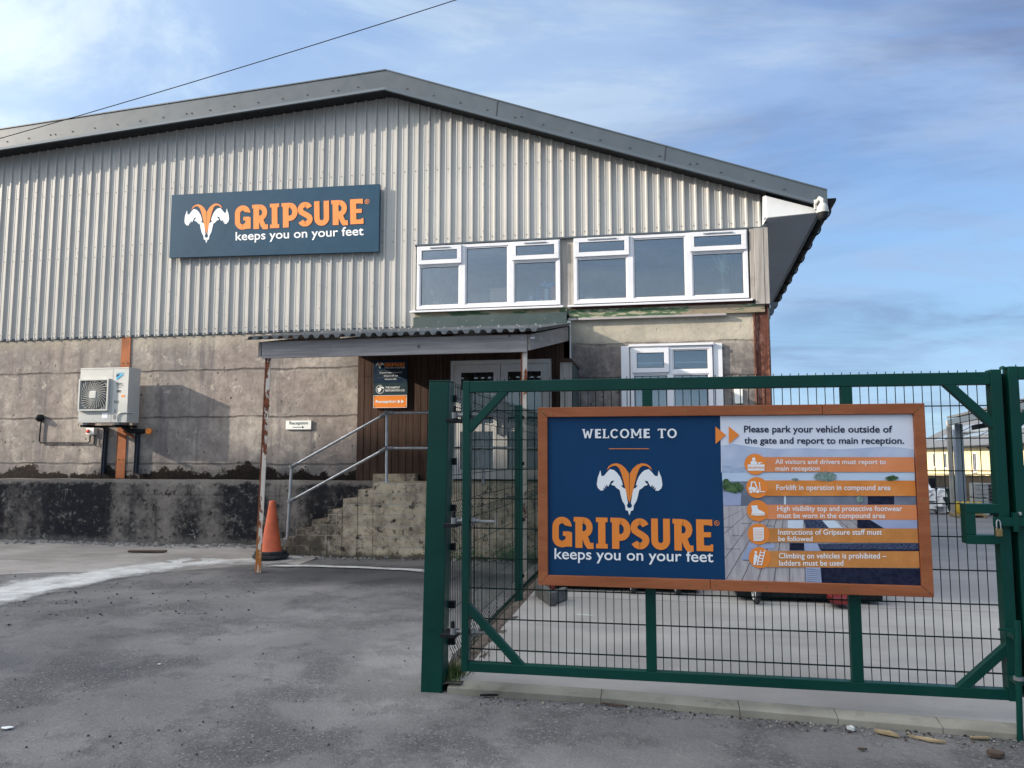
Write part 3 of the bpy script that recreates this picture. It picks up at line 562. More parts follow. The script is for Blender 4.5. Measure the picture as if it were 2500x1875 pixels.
# crumbs of tarmac and rubble
mb = MB()
for i in range(900):
    x = random.uniform(-12.3, -6.2); y = 12.28 - abs(random.gauss(0, .16)); r = abs(random.gauss(.018, .016)) + .006; mb.stone((x, y, gz(x, y) + .02), r, 'stone' if random.random() < .8 else 'apron')
for i in range(260):
    x = random.uniform(-6.1, -1.6); y = 11.48 - abs(random.gauss(0, .10)); r = abs(random.gauss(.012, .012)) + .005; mb.stone((x, y, gz(x, y)), r, 'stone' if random.random() < .6 else 'soil')
mb.build('rubble', kind='stuff', label='grey crumbs of rubble lying along the foot of the stained plinth', category='rubble')
mb = MB()
for i in range(420):                      # dark crumbs on the tarmac, denser near the powder edge and far left
    if i < 170: p = G(random.uniform(0, 640), 0 + 1480 - random.random() * 110); p = G(random.uniform(0, 620), 1500 - .16 * random.uniform(0, 620) + random.gauss(0, 9))
    else: p = G(random.uniform(0, 1000), random.uniform(1400, 1870))
    r = random.choice((.004, .006, .006, .009, .012)) * (1.4 if i < 170 else .8); mb.stone((p.x, p.y, gz(p.x, p.y) - .008), r, 'darkstone' if random.random() < .75 else 'stone')
for i in range(900):                      # grit along the kerb
    x = random.uniform(-1.2, 3.2); y = kerb_y(x) - abs(random.gauss(0, .09)) - .006; r = abs(random.gauss(.002, .0045)) + .002
    mb.stone((x, y, gz(x, y) - .008), r, random.choice(('stone', 'stone', 'darkstone', 'soil', 'powder' if False else 'kerb')))
for i in range(500):
    x = random.uniform(-3.8, 3.0); y = random.uniform(2.9, 4.9); r = random.uniform(.002, .006); mb.stone((x, y, gz(x, y) - .011), r, random.choice(('stone', 'stone', 'kerb', 'darkstone')))
mb.build('gravel', kind='stuff', label='loose grit and tarmac crumbs scattered over the worn asphalt', category='gravel')
# ================================================================== warehouse
WH = thing('warehouse', (-4.5, 12.6, 0), 'old concrete warehouse with grey corrugated steel cladding, white windows and a low gable roof', 'warehouse')
YF = 12.6; XR, ZR = -4.545, 8.375
ztop = lambda x: ZR + .057 * (x - XR) if x < XR else ZR - .365 * (x - XR)
bh = lambda x: .357 + .0079 * (XR - x) if x < XR else .357 - .0125 * (x - XR)
XE = 2.74; SH = .049
mb = MB(); mb.box(-16, -5.06, YF, YF + .25, 0, 3.95, 'conc'); cw = mb.build('concrete_wall', WH)
mb = MB(); mb.box(-1.34, -.5, YF, YF + .25, 0, 3.95, 'concr'); mb.box(1.125, 1.62, YF, YF + .25, 0, 3.95, 'concr'); mb.box(-.5, 1.125, YF, YF + .25, 3.395, 3.95, 'concr'); mb.box(-.5, 1.125, YF, YF + .25, 0, 1.25, 'concr')
mb.build('concrete_wall', WH, label='dark stained concrete wall under the right windows')
# plinth with an uneven face
mb = MB(); px_ = frange(-12.12, -4.2, .12); pz = [-.25, 0, .15, .3, .45, .6, .75, .9, 1.02, 1.10, 1.145]; vs = []
for x in px_:
    for z in pz:
        e = .03 * max(0, (z - 1.0) / .145) ** 2; vs.append((x, 12.30 + e + .03 * mnoise.noise((x * 1.3, z * 2, 0)) + .014 * mnoise.noise((x * 5, z * 6, 4)), z + (.014 * mnoise.noise((x * 1.8, 0, 9)) if z > 1.05 else 0)))
    vs.append((x, 12.62, 1.15 + .010 * mnoise.noise((x * 1.8, 0, 9))))
k = len(pz) + 1; mb.add(vs, [(i * k + j, (i + 1) * k + j, (i + 1) * k + j + 1, i * k + j + 1) for i in range(len(px_) - 1) for j in range(k - 1)], 'plinth')
mb.poly([(-12.12, 12.30, -.25), (-12.12, 12.30, 1.13), (-12.12, 12.62, 1.15), (-12.12, 12.62, -.25)], 'plinth')
mb.box(-16, -12.42, 12.34, 12.62, -.2, 1.12, 'plinth'); mb.box(-12.42, -12.12, 12.55, 12.62, -.2, 1.1, 'plinth'); mb.build('plinth', WH, smooth=True)
# cladding: real box profile
mb = MB(); prof = [(0, 0), (.058, 0), (.068, -.004), (.082, -.004), (.092, 0), (.140, 0), (.153, -.031), (.178, -.031), (.191, 0)]
cx = []; x = -16.0
while x < 1.80:
    cx += [(x + a, b) for a, b in prof if x + a < 1.80]; x += .2
cx.append((1.80, 0)); prev = None
for (xa, ya), (xb, yb) in zip(cx, cx[1:]):
    zl = 3.80 if (xa + xb) / 2 < -4.05 else 5.275
    a = [(xa, YF - .012 + ya, zl), (xb, YF - .012 + yb, zl), (xb, YF - .012 + yb, ztop(xb) - bh(xb) + .05), (xa, YF - .012 + ya, ztop(xa) - bh(xa) + .05)]
    mb.add(a, [(0, 1, 2, 3)], 'clad')
x = -16.0; jj = 0
while x < 1.7:                              # fixing screws in rows and along the side laps
    for zz in (3.90, 5.36, 5.56, 6.62):
        if zz < 5.3 and x > -4.2 or zz == 5.36 and x > -4.2 and False: continue
        if zz == 5.36 and x > -4.1: pass
        elif zz == 5.56 and x > -4.1: continue
        if zz < ztop(x) - .55: mb.box(x + .112, x + .124, YF - .024, YF - .013, zz, zz + .012, 'gasket')
    if jj % 5 == 0:
        zz = 4.2 if x < -4.1 else 5.45
        while zz < ztop(x) - .6: mb.box(x + .160, x + .171, YF - .056, YF - .047, zz, zz + .011, 'gasket'); zz += .42
    x += .2; jj += 1
mb.build('cladding', WH)
mb = MB(); mb.box(-16, -4.06, YF - .014, YF - .006, 3.795, 3.835, 'trim'); mb.box(-4.06, 1.86, YF - .075, YF - .004, 5.245, 5.272, 'trim'); mb.box(1.78, 1.87, YF - .05, YF + .05, 5.272, 5.66, 'trim'); mb.box(-4.075, -4.045, YF - .05, YF - .004, 3.80, 5.245, 'clad')
mb.build('drip_flashing', WH)
# roof
mb = MB(); yb0, yb1 = 12.26, 42; xl = -16.5
ring_ = lambda y, e: [(xl, y, ztop(xl) - .012), (XR, y, ZR - .012), (e, y, ztop(XE) - .012), (e, y, ztop(XE) - .16), (XR, y, ZR - .16), (xl, y, ztop(xl) - .16)]
a = ring_(yb0, XE) + ring_(yb1, XE + SH * (yb1 - yb0)); mb.add(a, [(5, 4, 1, 0), (4, 3, 2, 1), (0, 1, 7, 6), (1, 2, 8, 7), (2, 3, 9, 8), (3, 4, 10, 9), (4, 5, 11, 10), (5, 0, 6, 11), (11, 10, 7, 6), (10, 9, 8, 7)], 'trim')
RF = mb.build('roof', WH)
def barge(x0, x1, name):
    q = MB(); Y0 = 12.235
    for y0, y1, lo, hi in ((Y0, Y0 + .012, 1, 0),):
        v = [(x0, Y0, ztop(x0) - bh(x0)), (x1, Y0, ztop(x1) - bh(x1)), (x1, Y0 - .0, ztop(x1)), (x0, Y0, ztop(x0))]
        q.poly(v, 'trim', (0, .014, 0))
    # folded lip along the lower edge and the cover on top
    v = [(x0, Y0 - .035, ztop(x0) - bh(x0) - .02), (x1, Y0 - .035, ztop(x1) - bh(x1) - .02), (x1, Y0 - .002, ztop(x1) - bh(x1) + .045), (x0, Y0 - .002, ztop(x0) - bh(x0) + .045)]
    q.poly(v, 'trim', (0, .02, -.012))
    v = [(x0, Y0 - .012, ztop(x0) + .012), (x1, Y0 - .012, ztop(x1) + .012), (x1, Y0 + .30, ztop(x1) + .012), (x0, Y0 + .30, ztop(x0) + .012)]
    q.poly(v, 'trim', (0, 0, -.02))
    x = x0 + .4; nxt = 0
    while x < x1 - .1:
        z = ztop(x) - bh(x) * .66; q.box(x - .010, x + .010, Y0 - .010, Y0 - .001, z - .010, z + .010, 'gasket'); nxt += 1
        if nxt % 6 == 5: q.box(x + .10, x + .118, Y0 - .010, Y0 - .001, z - .010, z + .010, 'gasket')
        x += .48
    for xj in (() if x0 < -5 else (-2.55, .25)):
        q.bar((xj, Y0 - .003, ztop(xj) - bh(xj)), (xj + .03, Y0 - .003, ztop(xj)), .010, .006, 'gasket')
    return q.build(name, RF)
barge(xl, XR, 'barge_board'); barge(XR, XE, 'barge_board')
mb = MB()
for x0, x1 in ((xl, XR), (XR, 1.83)):
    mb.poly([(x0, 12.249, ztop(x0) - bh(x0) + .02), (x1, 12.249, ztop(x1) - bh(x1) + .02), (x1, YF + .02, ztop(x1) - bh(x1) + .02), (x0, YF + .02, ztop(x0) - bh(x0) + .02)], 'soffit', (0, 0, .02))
mb.build('verge_soffit', RF)
# right-hand eaves: box end, soffit, fascia, gutter
E0 = lambda x, y, z: (x + SH * (y - 12.25), y, z)
mb = MB(); mb.poly([(1.835, 12.30, 5.70), (2.60, 12.30, 5.44), (2.60, 12.30, 5.385), (1.842, 12.30, 5.345)], 'whitebox', (0, .05, 0)); mb.poly([(1.79, 12.32, 5.70), (1.834, 12.302, 5.71), (1.841, 12.302, 5.345), (1.80, 12.5, 5.29)], 'whitebox', (.0, .04, 0)); mb.build('eaves_box_end', WH)
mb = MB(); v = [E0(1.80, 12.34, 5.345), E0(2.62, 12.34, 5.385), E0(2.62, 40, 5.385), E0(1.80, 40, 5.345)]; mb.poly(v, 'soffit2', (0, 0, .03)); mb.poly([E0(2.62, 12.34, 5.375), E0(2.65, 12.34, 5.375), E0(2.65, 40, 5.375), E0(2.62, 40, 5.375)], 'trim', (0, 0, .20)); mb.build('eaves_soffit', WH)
mb = MB(); hg = []
for y in (12.30, 40):
    c = E0(2.80, y, 5.60)
    for i in range(9): t = pi + pi * i / 8; hg.append((c[0] + .085 * cos(t), c[1], c[2] + .115 * sin(t)))
    for i in range(8, -1, -1): t = pi + pi * i / 8; hg.append((c[0] + .078 * cos(t), c[1], c[2] + .107 * sin(t)))
mb.add(hg, [(i, i + 1, i + 19, i + 18) for i in range(17)] + [(17, 0, 18, 35), tuple(range(8, -1, -1)) ], 'black')
y = 12.9
while y < 30: 
    c = E0(2.80, y, 5.60); mb.tube([(c[0] + .10 * cos(pi + pi * i / 8), y, c[2] + .135 * sin(pi + pi * i / 8)) for i in range(9)], .014, 'black', 6); y += 1.0
gut = mb.build('gutter', WH, smooth=True)
mb = MB(); mb.poly([E0(1.62, 12.62, -.6), E0(1.86, 12.62, -.6), E0(1.86, 40, -1.5), E0(1.62, 40, -1.5)], 'concr', (0, 0, 6.6)); mb.build('side_wall', WH)
mb = MB(); mb.poly([(1.87, 12.66, 4.05), (2.02, 12.66, 4.05), (1.87, 12.66, 3.78)], 'trim', (.0, .5, 0)); mb.build('hopper', WH)
# office and lobby behind the windows
mb = MB(); mb.box(-4.3, 1.9, 16, 16.1, 3.9, 5.7, 'room'); mb.box(-4.3, 1.9, 12.86, 16, 3.9, 4.06, 'room'); mb.box(-4.3, 1.9, 12.86, 16, 5.5, 5.6, 'room'); mb.box(-4.4, -4.3, 12.86, 16, 3.9, 5.6, 'room'); mb.box(1.62, 1.7, 12.9, 16, 4.0, 5.6, 'room')
mb.box(-4.05, 1.6, 12.62, 12.86, 4.0, 4.10, 'upvc'); mb.box(-4.05, 1.6, 12.62, 12.86, 5.27, 5.6, 'room'); mb.box(-4.3, 1.9, 12.62, 12.86, 3.95, 4.0, 'room'); mb.build('office_interior', WH)
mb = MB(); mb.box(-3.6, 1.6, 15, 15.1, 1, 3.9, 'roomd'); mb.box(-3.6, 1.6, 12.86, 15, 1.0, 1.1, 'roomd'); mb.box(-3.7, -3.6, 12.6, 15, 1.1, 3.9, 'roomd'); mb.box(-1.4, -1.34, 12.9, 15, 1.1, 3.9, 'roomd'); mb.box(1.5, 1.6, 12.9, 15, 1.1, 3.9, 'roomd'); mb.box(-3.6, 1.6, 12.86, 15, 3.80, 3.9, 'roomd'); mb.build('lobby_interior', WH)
# windows
def frame_rect(q, x0, x1, z0, z1, w, y0, y1, m):
    q.box(x0, x1, y0, y1, z1 - w, z1, m); q.box(x0, x1, y0, y1, z0, z0 + w, m); q.box(x0, x0 + w, y0, y1, z0 + w, z1 - w, m); q.box(x1 - w, x1, y0, y1, z0 + w, z1 - w, m)
def pane(x0, x1, z0, z1, y, par, m='glass', frame=None):
    q = MB(); q.box(x0, x1, y, y + .008, z0, z1, m); q.build('pane', par)
def bead(q, x0, x1, z0, z1, y):         # dark gasket line around glass
    frame_rect(q, x0 - .004, x1 + .004, z0 - .004, z1 + .004, .012, y - .004, y + .002, 'gasket')
def big_window(x0, x1, z0, z1, cuts, name_label):
    q = MB(); W_ = .055; y0, y1 = 12.535, 12.61
    frame_rect(q, x0, x1, z0, z1, W_, y0, y1, 'upvc')
    for c in cuts: q.box(c - .05, c + .05, y0 + .001, y1, z0 + W_, z1 - W_, 'upvc')
    zt = z1 - .325
    xx = [x0] + list(cuts) + [x1]; lights = []
    for i, (a, b) in enumerate(zip(xx, xx[1:])):
        la = a + (W_ if i == 0 else .05); lb = b - (W_ if i == 2 else .05)
        if i == 1: lights.append((la, lb, z0 + W_, z1 - W_, False))
        else:
            q.box(la, lb, y0 + .002, y1, zt - .03, zt + .03, 'upvc'); lights += [(la, lb, z0 + W_, zt - .03, False), (la, lb, zt + .03, z1 - W_, True)]
    for a, b, c, d, v in lights:
        if not v: frame_rect(q, a, b, c, d, .022, y0 + .014, y1 - .02, 'upvc'); bead(q, a + .022, b - .022, c + .022, d - .022, y0 + .03)
    w = q.build('window', WH, bevel=.006, label=name_label)
    for a, b, c, d, v in lights:
        if v:
            s_ = MB(); frame_rect(s_, a - .035, b + .035, c - .035, d + .045, .075, y0 - .028, y0 - .002, 'upvc'); bead(s_, a + .042, b - .042, c + .042, d - .032, y0 - .008); s_.box(a + .18, b - .18, y0 - .045, y0 - .029, d + .005, d + .022, 'galv'); s_.build('vent_sash', w, bevel=.006)
            pane(a + .04, b - .04, c + .04, d - .03, y0 - .012, w)
        else: pane(a + .02, b - .02, c + .02, d - .02, y0 + .034, w)
    s_ = MB(); s_.poly([(x0 - .10, 12.47, z0 - .034), (x1 + .05, 12.47, z0 - .034), (x1 + .05, 12.60, z0 - .004), (x0 - .10, 12.60, z0 - .004)], 'upvc', (0, 0, -.03)); s_.build('sill', w, bevel=.004)
    return w
big_window(-4.02, -1.495, 4.115, 5.235, (-3.197, -2.34), 'left white three-light window of the upper floor')
big_window(-1.265, 1.56, 4.115, 5.24, (-.324, .628), 'right white three-light window of the upper floor')
# lower window between pale side panels
q = MB(); x0, x1, z0, z1 = -.345, .965, 1.27, 3.36; y0, y1 = 12.53, 12.61; frame_rect(q, x0, x1, z0, z1, .055, y0, y1, 'upvc'); q.box(.25, .335, y0 + .001, y1, z0 + .055, z1 - .055, 'upvc'); q.box(x0 + .055, x1 - .055, y0 + .002, y1, 2.90, 2.96, 'upvc')
for a, b, c, d in ((x0 + .055, .25, z0 + .055, 2.90), (.335, x1 - .055, z0 + .055, 2.90), (.335, x1 - .055, 2.96, z1 - .055)): frame_rect(q, a, b, c, d, .02, y0 + .014, y1 - .02, 'upvc'); bead(q, a + .02, b - .02, c + .02, d - .02, y0 + .03)
q.box(-.365, .985, 12.50, 12.60, 3.362, 3.40, 'upvc')
q.box(-.497, -.36, 12.56, 12.62, 1.25, 3.385, 'upvc'); q.box(.98, 1.122, 12.56, 12.62, 1.25, 3.392, 'upvc'); lw = q.build('window', WH, bevel=.006, label='white lower window partly hidden by the gate')
for a, b, c, d in ((x0 + .055, .25, z0 + .055, 2.90), (.335, x1 - .055, z0 + .055, 2.90), (.335, x1 - .055, 2.96, z1 - .055)): pane(a + .018, b - .018, c + .018, d - .018, y0 + .034, lw)
s_ = MB(); frame_rect(s_, x0 + .03, .275, 2.93, z1 - .03, .075, y0 - .028, y0 - .002, 'upvc'); bead(s_, x0 + .107, .198, 3.007, z1 - .107, y0 - .008); s_.build('vent_sash', lw, bevel=.006); pane(x0 + .10, .20, 3.0, z1 - .10, y0 - .012, lw)
s_ = MB(); s_.box(x0 + .05, x1 - .05, 12.70, 12.72, 3.10, 3.115, 'upvc'); s_.build('blind_rail', lw)
# timbers, beams, flashings of the office front
mb = MB(); mb.box(-1.492, -1.27, 12.575, 12.66, 4.03, 5.245, 'oldwood'); mb.build('timber_mullion', WH, bevel=.004)
mb = MB(); mb.box(1.59, 1.655, 12.53, 12.62, 4.08, 5.245, 'oldwood'); mb.box(1.66, 1.80, 12.50, 12.62, 4.0, 5.245, 'oldwood'); mb.box(1.804, 1.875, 12.505, 12.62, 4.0, 5.25, 'oldwood'); mb.build('corner_boards', WH, bevel=.003)
mb = MB(); mb.box(-1.35, 1.80, 12.545, 12.60, 3.875, 4.02, 'peel'); mb.box(-1.37, 1.2, 12.52, 12.598, 3.835, 3.872, 'oldwoodx'); mb.box(-4.05, -1.38, 12.55, 12.60, 3.97, 4.075, 'peel'); mb.build('painted_beam', WH, bevel=.004)
mb = MB(); mb.box(-1.33, 1.62, 12.565, 12.61, 4.022, 4.10, 'redband'); mb.build('sill_packing', WH)
mb = MB(); mb.box(-4.05, -1.385, 12.46, 12.54, 3.745, 3.965, 'dgreen')
for xx in (-3.6, -3.1, -2.65, -1.75): mb.box(xx, xx + .012, 12.452, 12.459, 3.86, 3.872, 'galv')
mb.build('canopy_flashing', WH)
mb = MB(); mb.box(-1.44, -1.325, 12.53, 12.60, 3.2, 3.835, 'sheetw'); mb.build('trim_board', WH)
mb = MB(); mb.box(1.622, 1.645, 12.56, 12.62, -.2, 3.95, 'rustcol'); mb.box(1.645, 1.83, 12.585, 12.62, -.2, 3.95, 'rustcol'); mb.box(1.83, 1.853, 12.56, 12.62, -.2, 4.0, 'rustcol'); mb.build('steel_column', WH, label='rusty red steel column at the right corner')
mb = MB(); mb.box(-9.81, -9.62, 12.585, 12.60, 1.16, 3.80, 'rustchan'); 
for zz in (1.5, 3.3): mb.box(-9.77, -9.755, 12.575, 12.585, zz, zz + .015, 'gasket'); mb.box(-9.675, -9.66, 12.575, 12.585, zz, zz + .015, 'gasket')
mb.build('steel_column', WH, label='orange rusty steel strip behind the air conditioner')
# brown boarded lobby front
mb = MB(); x = -5.06; i = 0
while x < -3.46:
    w = min(.128, -3.45 - x); dy = random.uniform(-.003, .003); zj = random.choice((1.75, 1.8, 2.95)) if i % 3 == 1 else None
    for z0, z1 in (((.98 if x < -4.9 else 1.155, zj - .002), (zj + .002, 3.76)) if zj else ((.98 if x < -4.9 else 1.155, 3.76),)): mb.box(x, x + w - .007, 12.50 + dy, 12.53 + dy, z0, z1, 'brownwood')
    x += .128; i += 1
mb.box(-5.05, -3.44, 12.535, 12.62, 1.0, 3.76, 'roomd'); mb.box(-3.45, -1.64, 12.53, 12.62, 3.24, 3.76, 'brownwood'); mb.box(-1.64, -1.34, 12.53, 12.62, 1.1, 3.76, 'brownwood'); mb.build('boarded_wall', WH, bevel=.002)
# double door
x0, x1, z0, z1 = -3.39, -1.66, 1.155, 3.20
q = MB(); frame_rect(q, x0 - .06, x1 + .06, z0 - .06, z1 + .05, .05, 12.52, 12.60, 'brownwood'); q.box(x0 - .01, x1 + .01, 12.54, 12.60, z1 - .07, z1, 'doorw'); q.box(x0 - .01, x0 + .05, 12.54, 12.60, z0, z1 - .07, 'doorw'); q.box(x1 - .05, x1 + .01, 12.54, 12.60, z0, z1 - .07, 'doorw'); dr = q.build('door', WH, bevel=.004)
xm = (x0 + x1) / 2
for a, b in ((x0 + .055, xm - .004), (xm + .004, x1 - .055)):
    q = MB(); zz0, zz1 = z0 + .03, z1 - .075; zmid = z0 + .83
    q.box(a, b, 12.55, 12.60, zz1 - .13, zz1, 'doorw'); q.box(a, b, 12.55, 12.60, zz0, zz0 + .16, 'doorw'); q.box(a, a + .12, 12.55, 12.60, zz0 + .16, zz1 - .13, 'doorw'); q.box(b - .12, b, 12.55, 12.60, zz0 + .16, zz1 - .13, 'doorw'); q.box(a + .12, b - .12, 12.55, 12.60, zmid, zmid + .14, 'doorw')
    q.box((b - .06) if a < xm - .1 else (a + .04), (b - .035) if a < xm - .1 else (a + .065), 12.51, 12.55, zmid - .05, zmid + .22, 'galv'); q.build('door_leaf', dr, bevel=.004)
    pane(a + .115, b - .115, zz0 + .155, zmid + .005, 12.57, dr, 'glassd'); pane(a + .115, b - .115, zmid + .135, zz1 - .125, 12.57, dr, 'glassd')
# ================================================================== canopy
CN = thing('canopy', (-3.5, 11, 0), 'timber lean-to canopy with corrugated roof on rusty flaking posts over the entrance', 'canopy')
mb = MB(); mb.box(-5.37, -1.605, 9.73, 9.775, 2.94, 3.172, 'oldwoodx'); mb.box(-1.56, -1.50, 9.727, 9.73, 3.11, 3.13, 'white')
for xx in (-5.3, -1.68): mb.box(xx, xx + .03, 9.724, 9.73, 3.115, 3.128, 'galv')
mb.build('front_beam', CN, bevel=.004)
for xx, lab in ((-5.43, None), (-1.60, None)):
    q = MB(); q.poly([(xx, 9.74, 2.96), (xx, 9.74, 3.17), (xx + (.2 if xx > -3 else 0), 12.46, 3.72), (xx + (.2 if xx > -3 else 0), 12.46, 3.48)], 'oldwoody', (.045, 0, 0)); q.build('side_beam', CN, bevel=.003)
mb = MB(); prof = [(0, 0), (.045, 0), (.075, .045), (.12, .045), (.15, 0)]; vs = []; cols = []
x = -5.56
while x < -1.42: cols += [(x + a, b) for a, b in prof[:4]]; x += .15
for x, b in cols:
    xb = x + .12
    vs += [(x, 9.58, 3.185 + b), (x * .5 + xb * .5, 11.0, 3.46 + b), (xb, 12.49, 3.745 + b)]
n_ = len(cols); fs = []
for i in range(n_ - 1): fs += [(i * 3, i * 3 + 3, i * 3 + 4, i * 3 + 1), (i * 3 + 1, i * 3 + 4, i * 3 + 5, i * 3 + 2)]
vs = vs + [(x, y, z - .006) for x, y, z in vs]; o_ = n_ * 3; fs += [tuple(k + o_ for k in f[::-1]) for f in fs] + [(i * 3 + o_, i * 3 + 3 + o_, i * 3 + 3, i * 3) for i in range(n_ - 1)]
mb.add(vs, fs, 'canopy')
for i in range(0, n_ - 4, 8):
    for t in (.33, .75): a = Vector(vs[(i + 2) * 3]); b = Vector(vs[(i + 2) * 3 + 2]); c = a.lerp(b, t); mb.box(c.x - .01, c.x + .01, c.y - .01, c.y + .01, c.z - .002, c.z + .012, 'galv')
mb.build('roof_sheet', CN)
mb = MB()
for xx in (-4.6, -3.7, -2.8): mb.poly([(xx, 9.78, 3.0), (xx, 9.78, 3.17), (xx + .1, 12.46, 3.70), (xx + .1, 12.46, 3.5)], 'oldwoody', (.045, 0, 0))
mb.build('rafter', CN)
def rpost(xt, xb, yt, name):
    q = MB(); q.bar((xb, yt + .04, -.1), (xt, yt, 2.95), .03, .012, 'rustpost') if False else None
    def slab(u0, u1, y0, y1, m):
        a = [(xb + u0, y0, -.1), (xb + u1, y0, -.1), (xb + u1, y1, -.1), (xb + u0, y1, -.1)]; q.add(a + [(p[0] - xb + xt, p[1], 2.955) for p in a], [(3, 2, 1, 0), (4, 5, 6, 7), (0, 1, 5, 4), (1, 2, 6, 5), (2, 3, 7, 6), (3, 0, 4, 7)], m)
    slab(-.040, -.018, yt, yt + .085, 'rustedge'); slab(-.0175, .045, yt + .002, yt + .014, 'rustpost'); q.build(name, CN, bevel=.002)
rpost(-5.30, -5.36, 9.78, 'post'); rpost(-1.655, -1.66, 9.78, 'post')
# ================================================================== steps, landing, rail
EN = thing('entrance_steps', (-4, 11.9, 0), 'concrete block steps and landing leading up to the boarded entrance under the canopy', 'steps')
st_ = [(-5.95, .13), (-5.80, .285), (-5.66, .40), (-5.38, .56), (-5.11, .725), (-4.86, .90), (-4.61, 1.045)]
edges = st_ + [(-4.35, 1.155)]
for i, (x, z) in enumerate(st_):
    q = MB(); q.box(x, edges[i + 1][0], 11.48 + random.uniform(-.01, .01), 12.31, -.2, z, 'block'); q.build('step', EN, bevel=.012)
q = MB(); q.box(-4.35, -1.2, 11.48, 12.56, -.2, 1.155, 'block'); q.build('landing', EN, bevel=.012)
q = MB(); q.box(-4.68, -3.93, 12.30, 12.49, 1.0, 1.27, 'block'); q.build('threshold_block', EN, bevel=.012)
HR = thing('handrail', (-4.17, 11.55, 1.15), 'galvanised tube handrail climbing beside the block steps to the landing', 'handrail')
Yh = 11.56
def tube_part(name, par, pts, r, m, n=10): q = MB(); q.tube(pts, r, m, n); return q.build(name, par, smooth=True)
tube_part('post', HR, [(-5.83, Yh, .26), (-5.79, Yh, 1.40)], .024, 'galv'); tube_part('post', HR, [(-4.165, Yh, 1.15), (-4.18, Yh, 2.27)], .024, 'galv'); tube_part('post', HR, [(-2.6, Yh, 1.15), (-2.6, Yh, 2.27)], .024, 'galv'); tube_part('post', HR, [(-1.25, Yh, 1.15), (-1.25, Yh, 2.27)], .024, 'galv')
tube_part('rail', HR, [(-5.79, Yh, 1.40), (-4.18, Yh, 2.255)], .022, 'galv'); tube_part('rail', HR, [(-4.18, Yh, 2.262), (-1.25, Yh, 2.262)], .022, 'galv'); tube_part('rail', HR, [(-5.81, Yh, .84), (-4.175, Yh, 1.70)], .022, 'galv'); tube_part('rail', HR, [(-4.175, Yh, 1.70), (-1.25, Yh, 1.70)], .022, 'galv')
for c, d in (((-5.79, Yh, 1.40), (1, 0, .53)), ((-5.81, Yh, .84), (1, 0, .53)), ((-4.18, Yh, 2.255), (-1, 0, -.53)), ((-4.18, Yh, 2.262), (1, 0, 0)), ((-4.175, Yh, 1.70), (-1, 0, -.53)), ((-4.175, Yh, 1.70), (1, 0, 0))):
    c = Vector(c); d = Vector(d).normalized(); q = MB(); q.tube([c - d * .03, c + d * .12], .032, 'zinc', 10); q.lathe(c - Vector((0, 0, .035)), [(.033, 0), (.033, .07)], 'zinc', 12); q.build('clamp', HR, smooth=True)
q = MB(); q.lathe((-5.83, Yh, .24), [(.06, 0), (.06, .012), (.03, .016)], 'galv', 14); q.lathe((-4.165, Yh, 1.155), [(.06, 0), (.06, .012), (.03, .016)], 'galv', 14); q.build('base_flange', HR)
# timber screen at the right of the landing
TS = thing('timber_screen', (-1.28, 11.9, 1.15), 'weathered plank screen with dark green side and sloping cap beside the entrance door', 'screen')
q = MB(); q.box(-1.375, -1.20, 11.43, 11.46, 0.0, 3.0, 'oldwood'); q.build('front_board', TS, bevel=.004)
q = MB(); q.box(-1.22, -1.195, 11.465, 12.55, 0.0, 3.0, 'dgreen'); q.build('side_panel', TS)
q = MB(); q.box(-1.40, -1.185, 11.40, 12.56, 3.003, 3.04, 'brownwood'); q.build('cap', TS)
# ================================================================== big sign on the cladding
WS = thing('wall_sign', (-6.75, 12.5, 5.8), 'long navy sign with ram emblem and orange GRIPSURE lettering high on the grey cladding', 'sign')
tl, tr, bl = P(421, 476, 12.47), P(927, 449, 12.47), P(416, 629, 12.47); br = P(927, 614, 12.47)
tl.x = bl.x = -8.81; tr.x = br.x = -4.706
q = MB(); q.poly([tl, tr, br, bl], 'navyw', (0, .06, 0)); q.build('panel', WS)
W5 = lambda x, y: P(400 + x / 4.022, 430 + y / 4.022, 12.468)
q = MB(); ram(q, W5(203, 283), W5(645, 262), W5(197, 668), 'white', 'orangew'); q.build('emblem', WS)
q = MB(); slab_text(q, 'GRIPSURE', (W5(697, 292), W5(1958, 222), W5(697, 530)), 'orangew'); registered(q, W5(1996, 250) - Vector((0, .002, 0)), .045, 'orangew'); q.build('lettering', WS)
q = MB(); text(q, 'keeps you on your feet', (W5(705, 548), W5(1960, 492), W5(705, 660)), 'white', .012); q.build('slogan', WS)
# ================================================================== three signs on the boarded wall
YS = 12.46
D4 = lambda x, y, y_=YS: P(880 + x / 10.367, 860 + y / 10.367, y_)
def plate(q, px0, py0, px1, py1, m, y=YS, t=.02, rim=None):
    a, b = P(px0, py0, y), P(px1, py1, y); q.box(a.x, b.x, y, y + t, b.z, a.z, m)
    if rim: frame_rect(q, a.x, b.x, b.z, a.z, .006, y - .002, y + .001, rim)
    for x, z in ((a.x + .02, a.z - .02), (b.x - .02, a.z - .02), (a.x + .02, b.z + .02), (b.x - .02, b.z + .02)): q.box(x - .006, x + .006, y - .004, y + .001, z - .006, z + .006, 'black')
s1 = thing('company_sign', (-4.45, YS, 2.85), 'dark navy plate listing company names, topmost of three signs on the brown boards', 'sign', 'stacked signs on the brown boards')
q = MB(); plate(q, 912, 880, 994.5, 934, 'navyd'); q.build('panel', s1)
q = MB(); ram(q, D4(392, 255), D4(592, 245), D4(392, 415), 'white', 'orange'); q.build('emblem', s1)
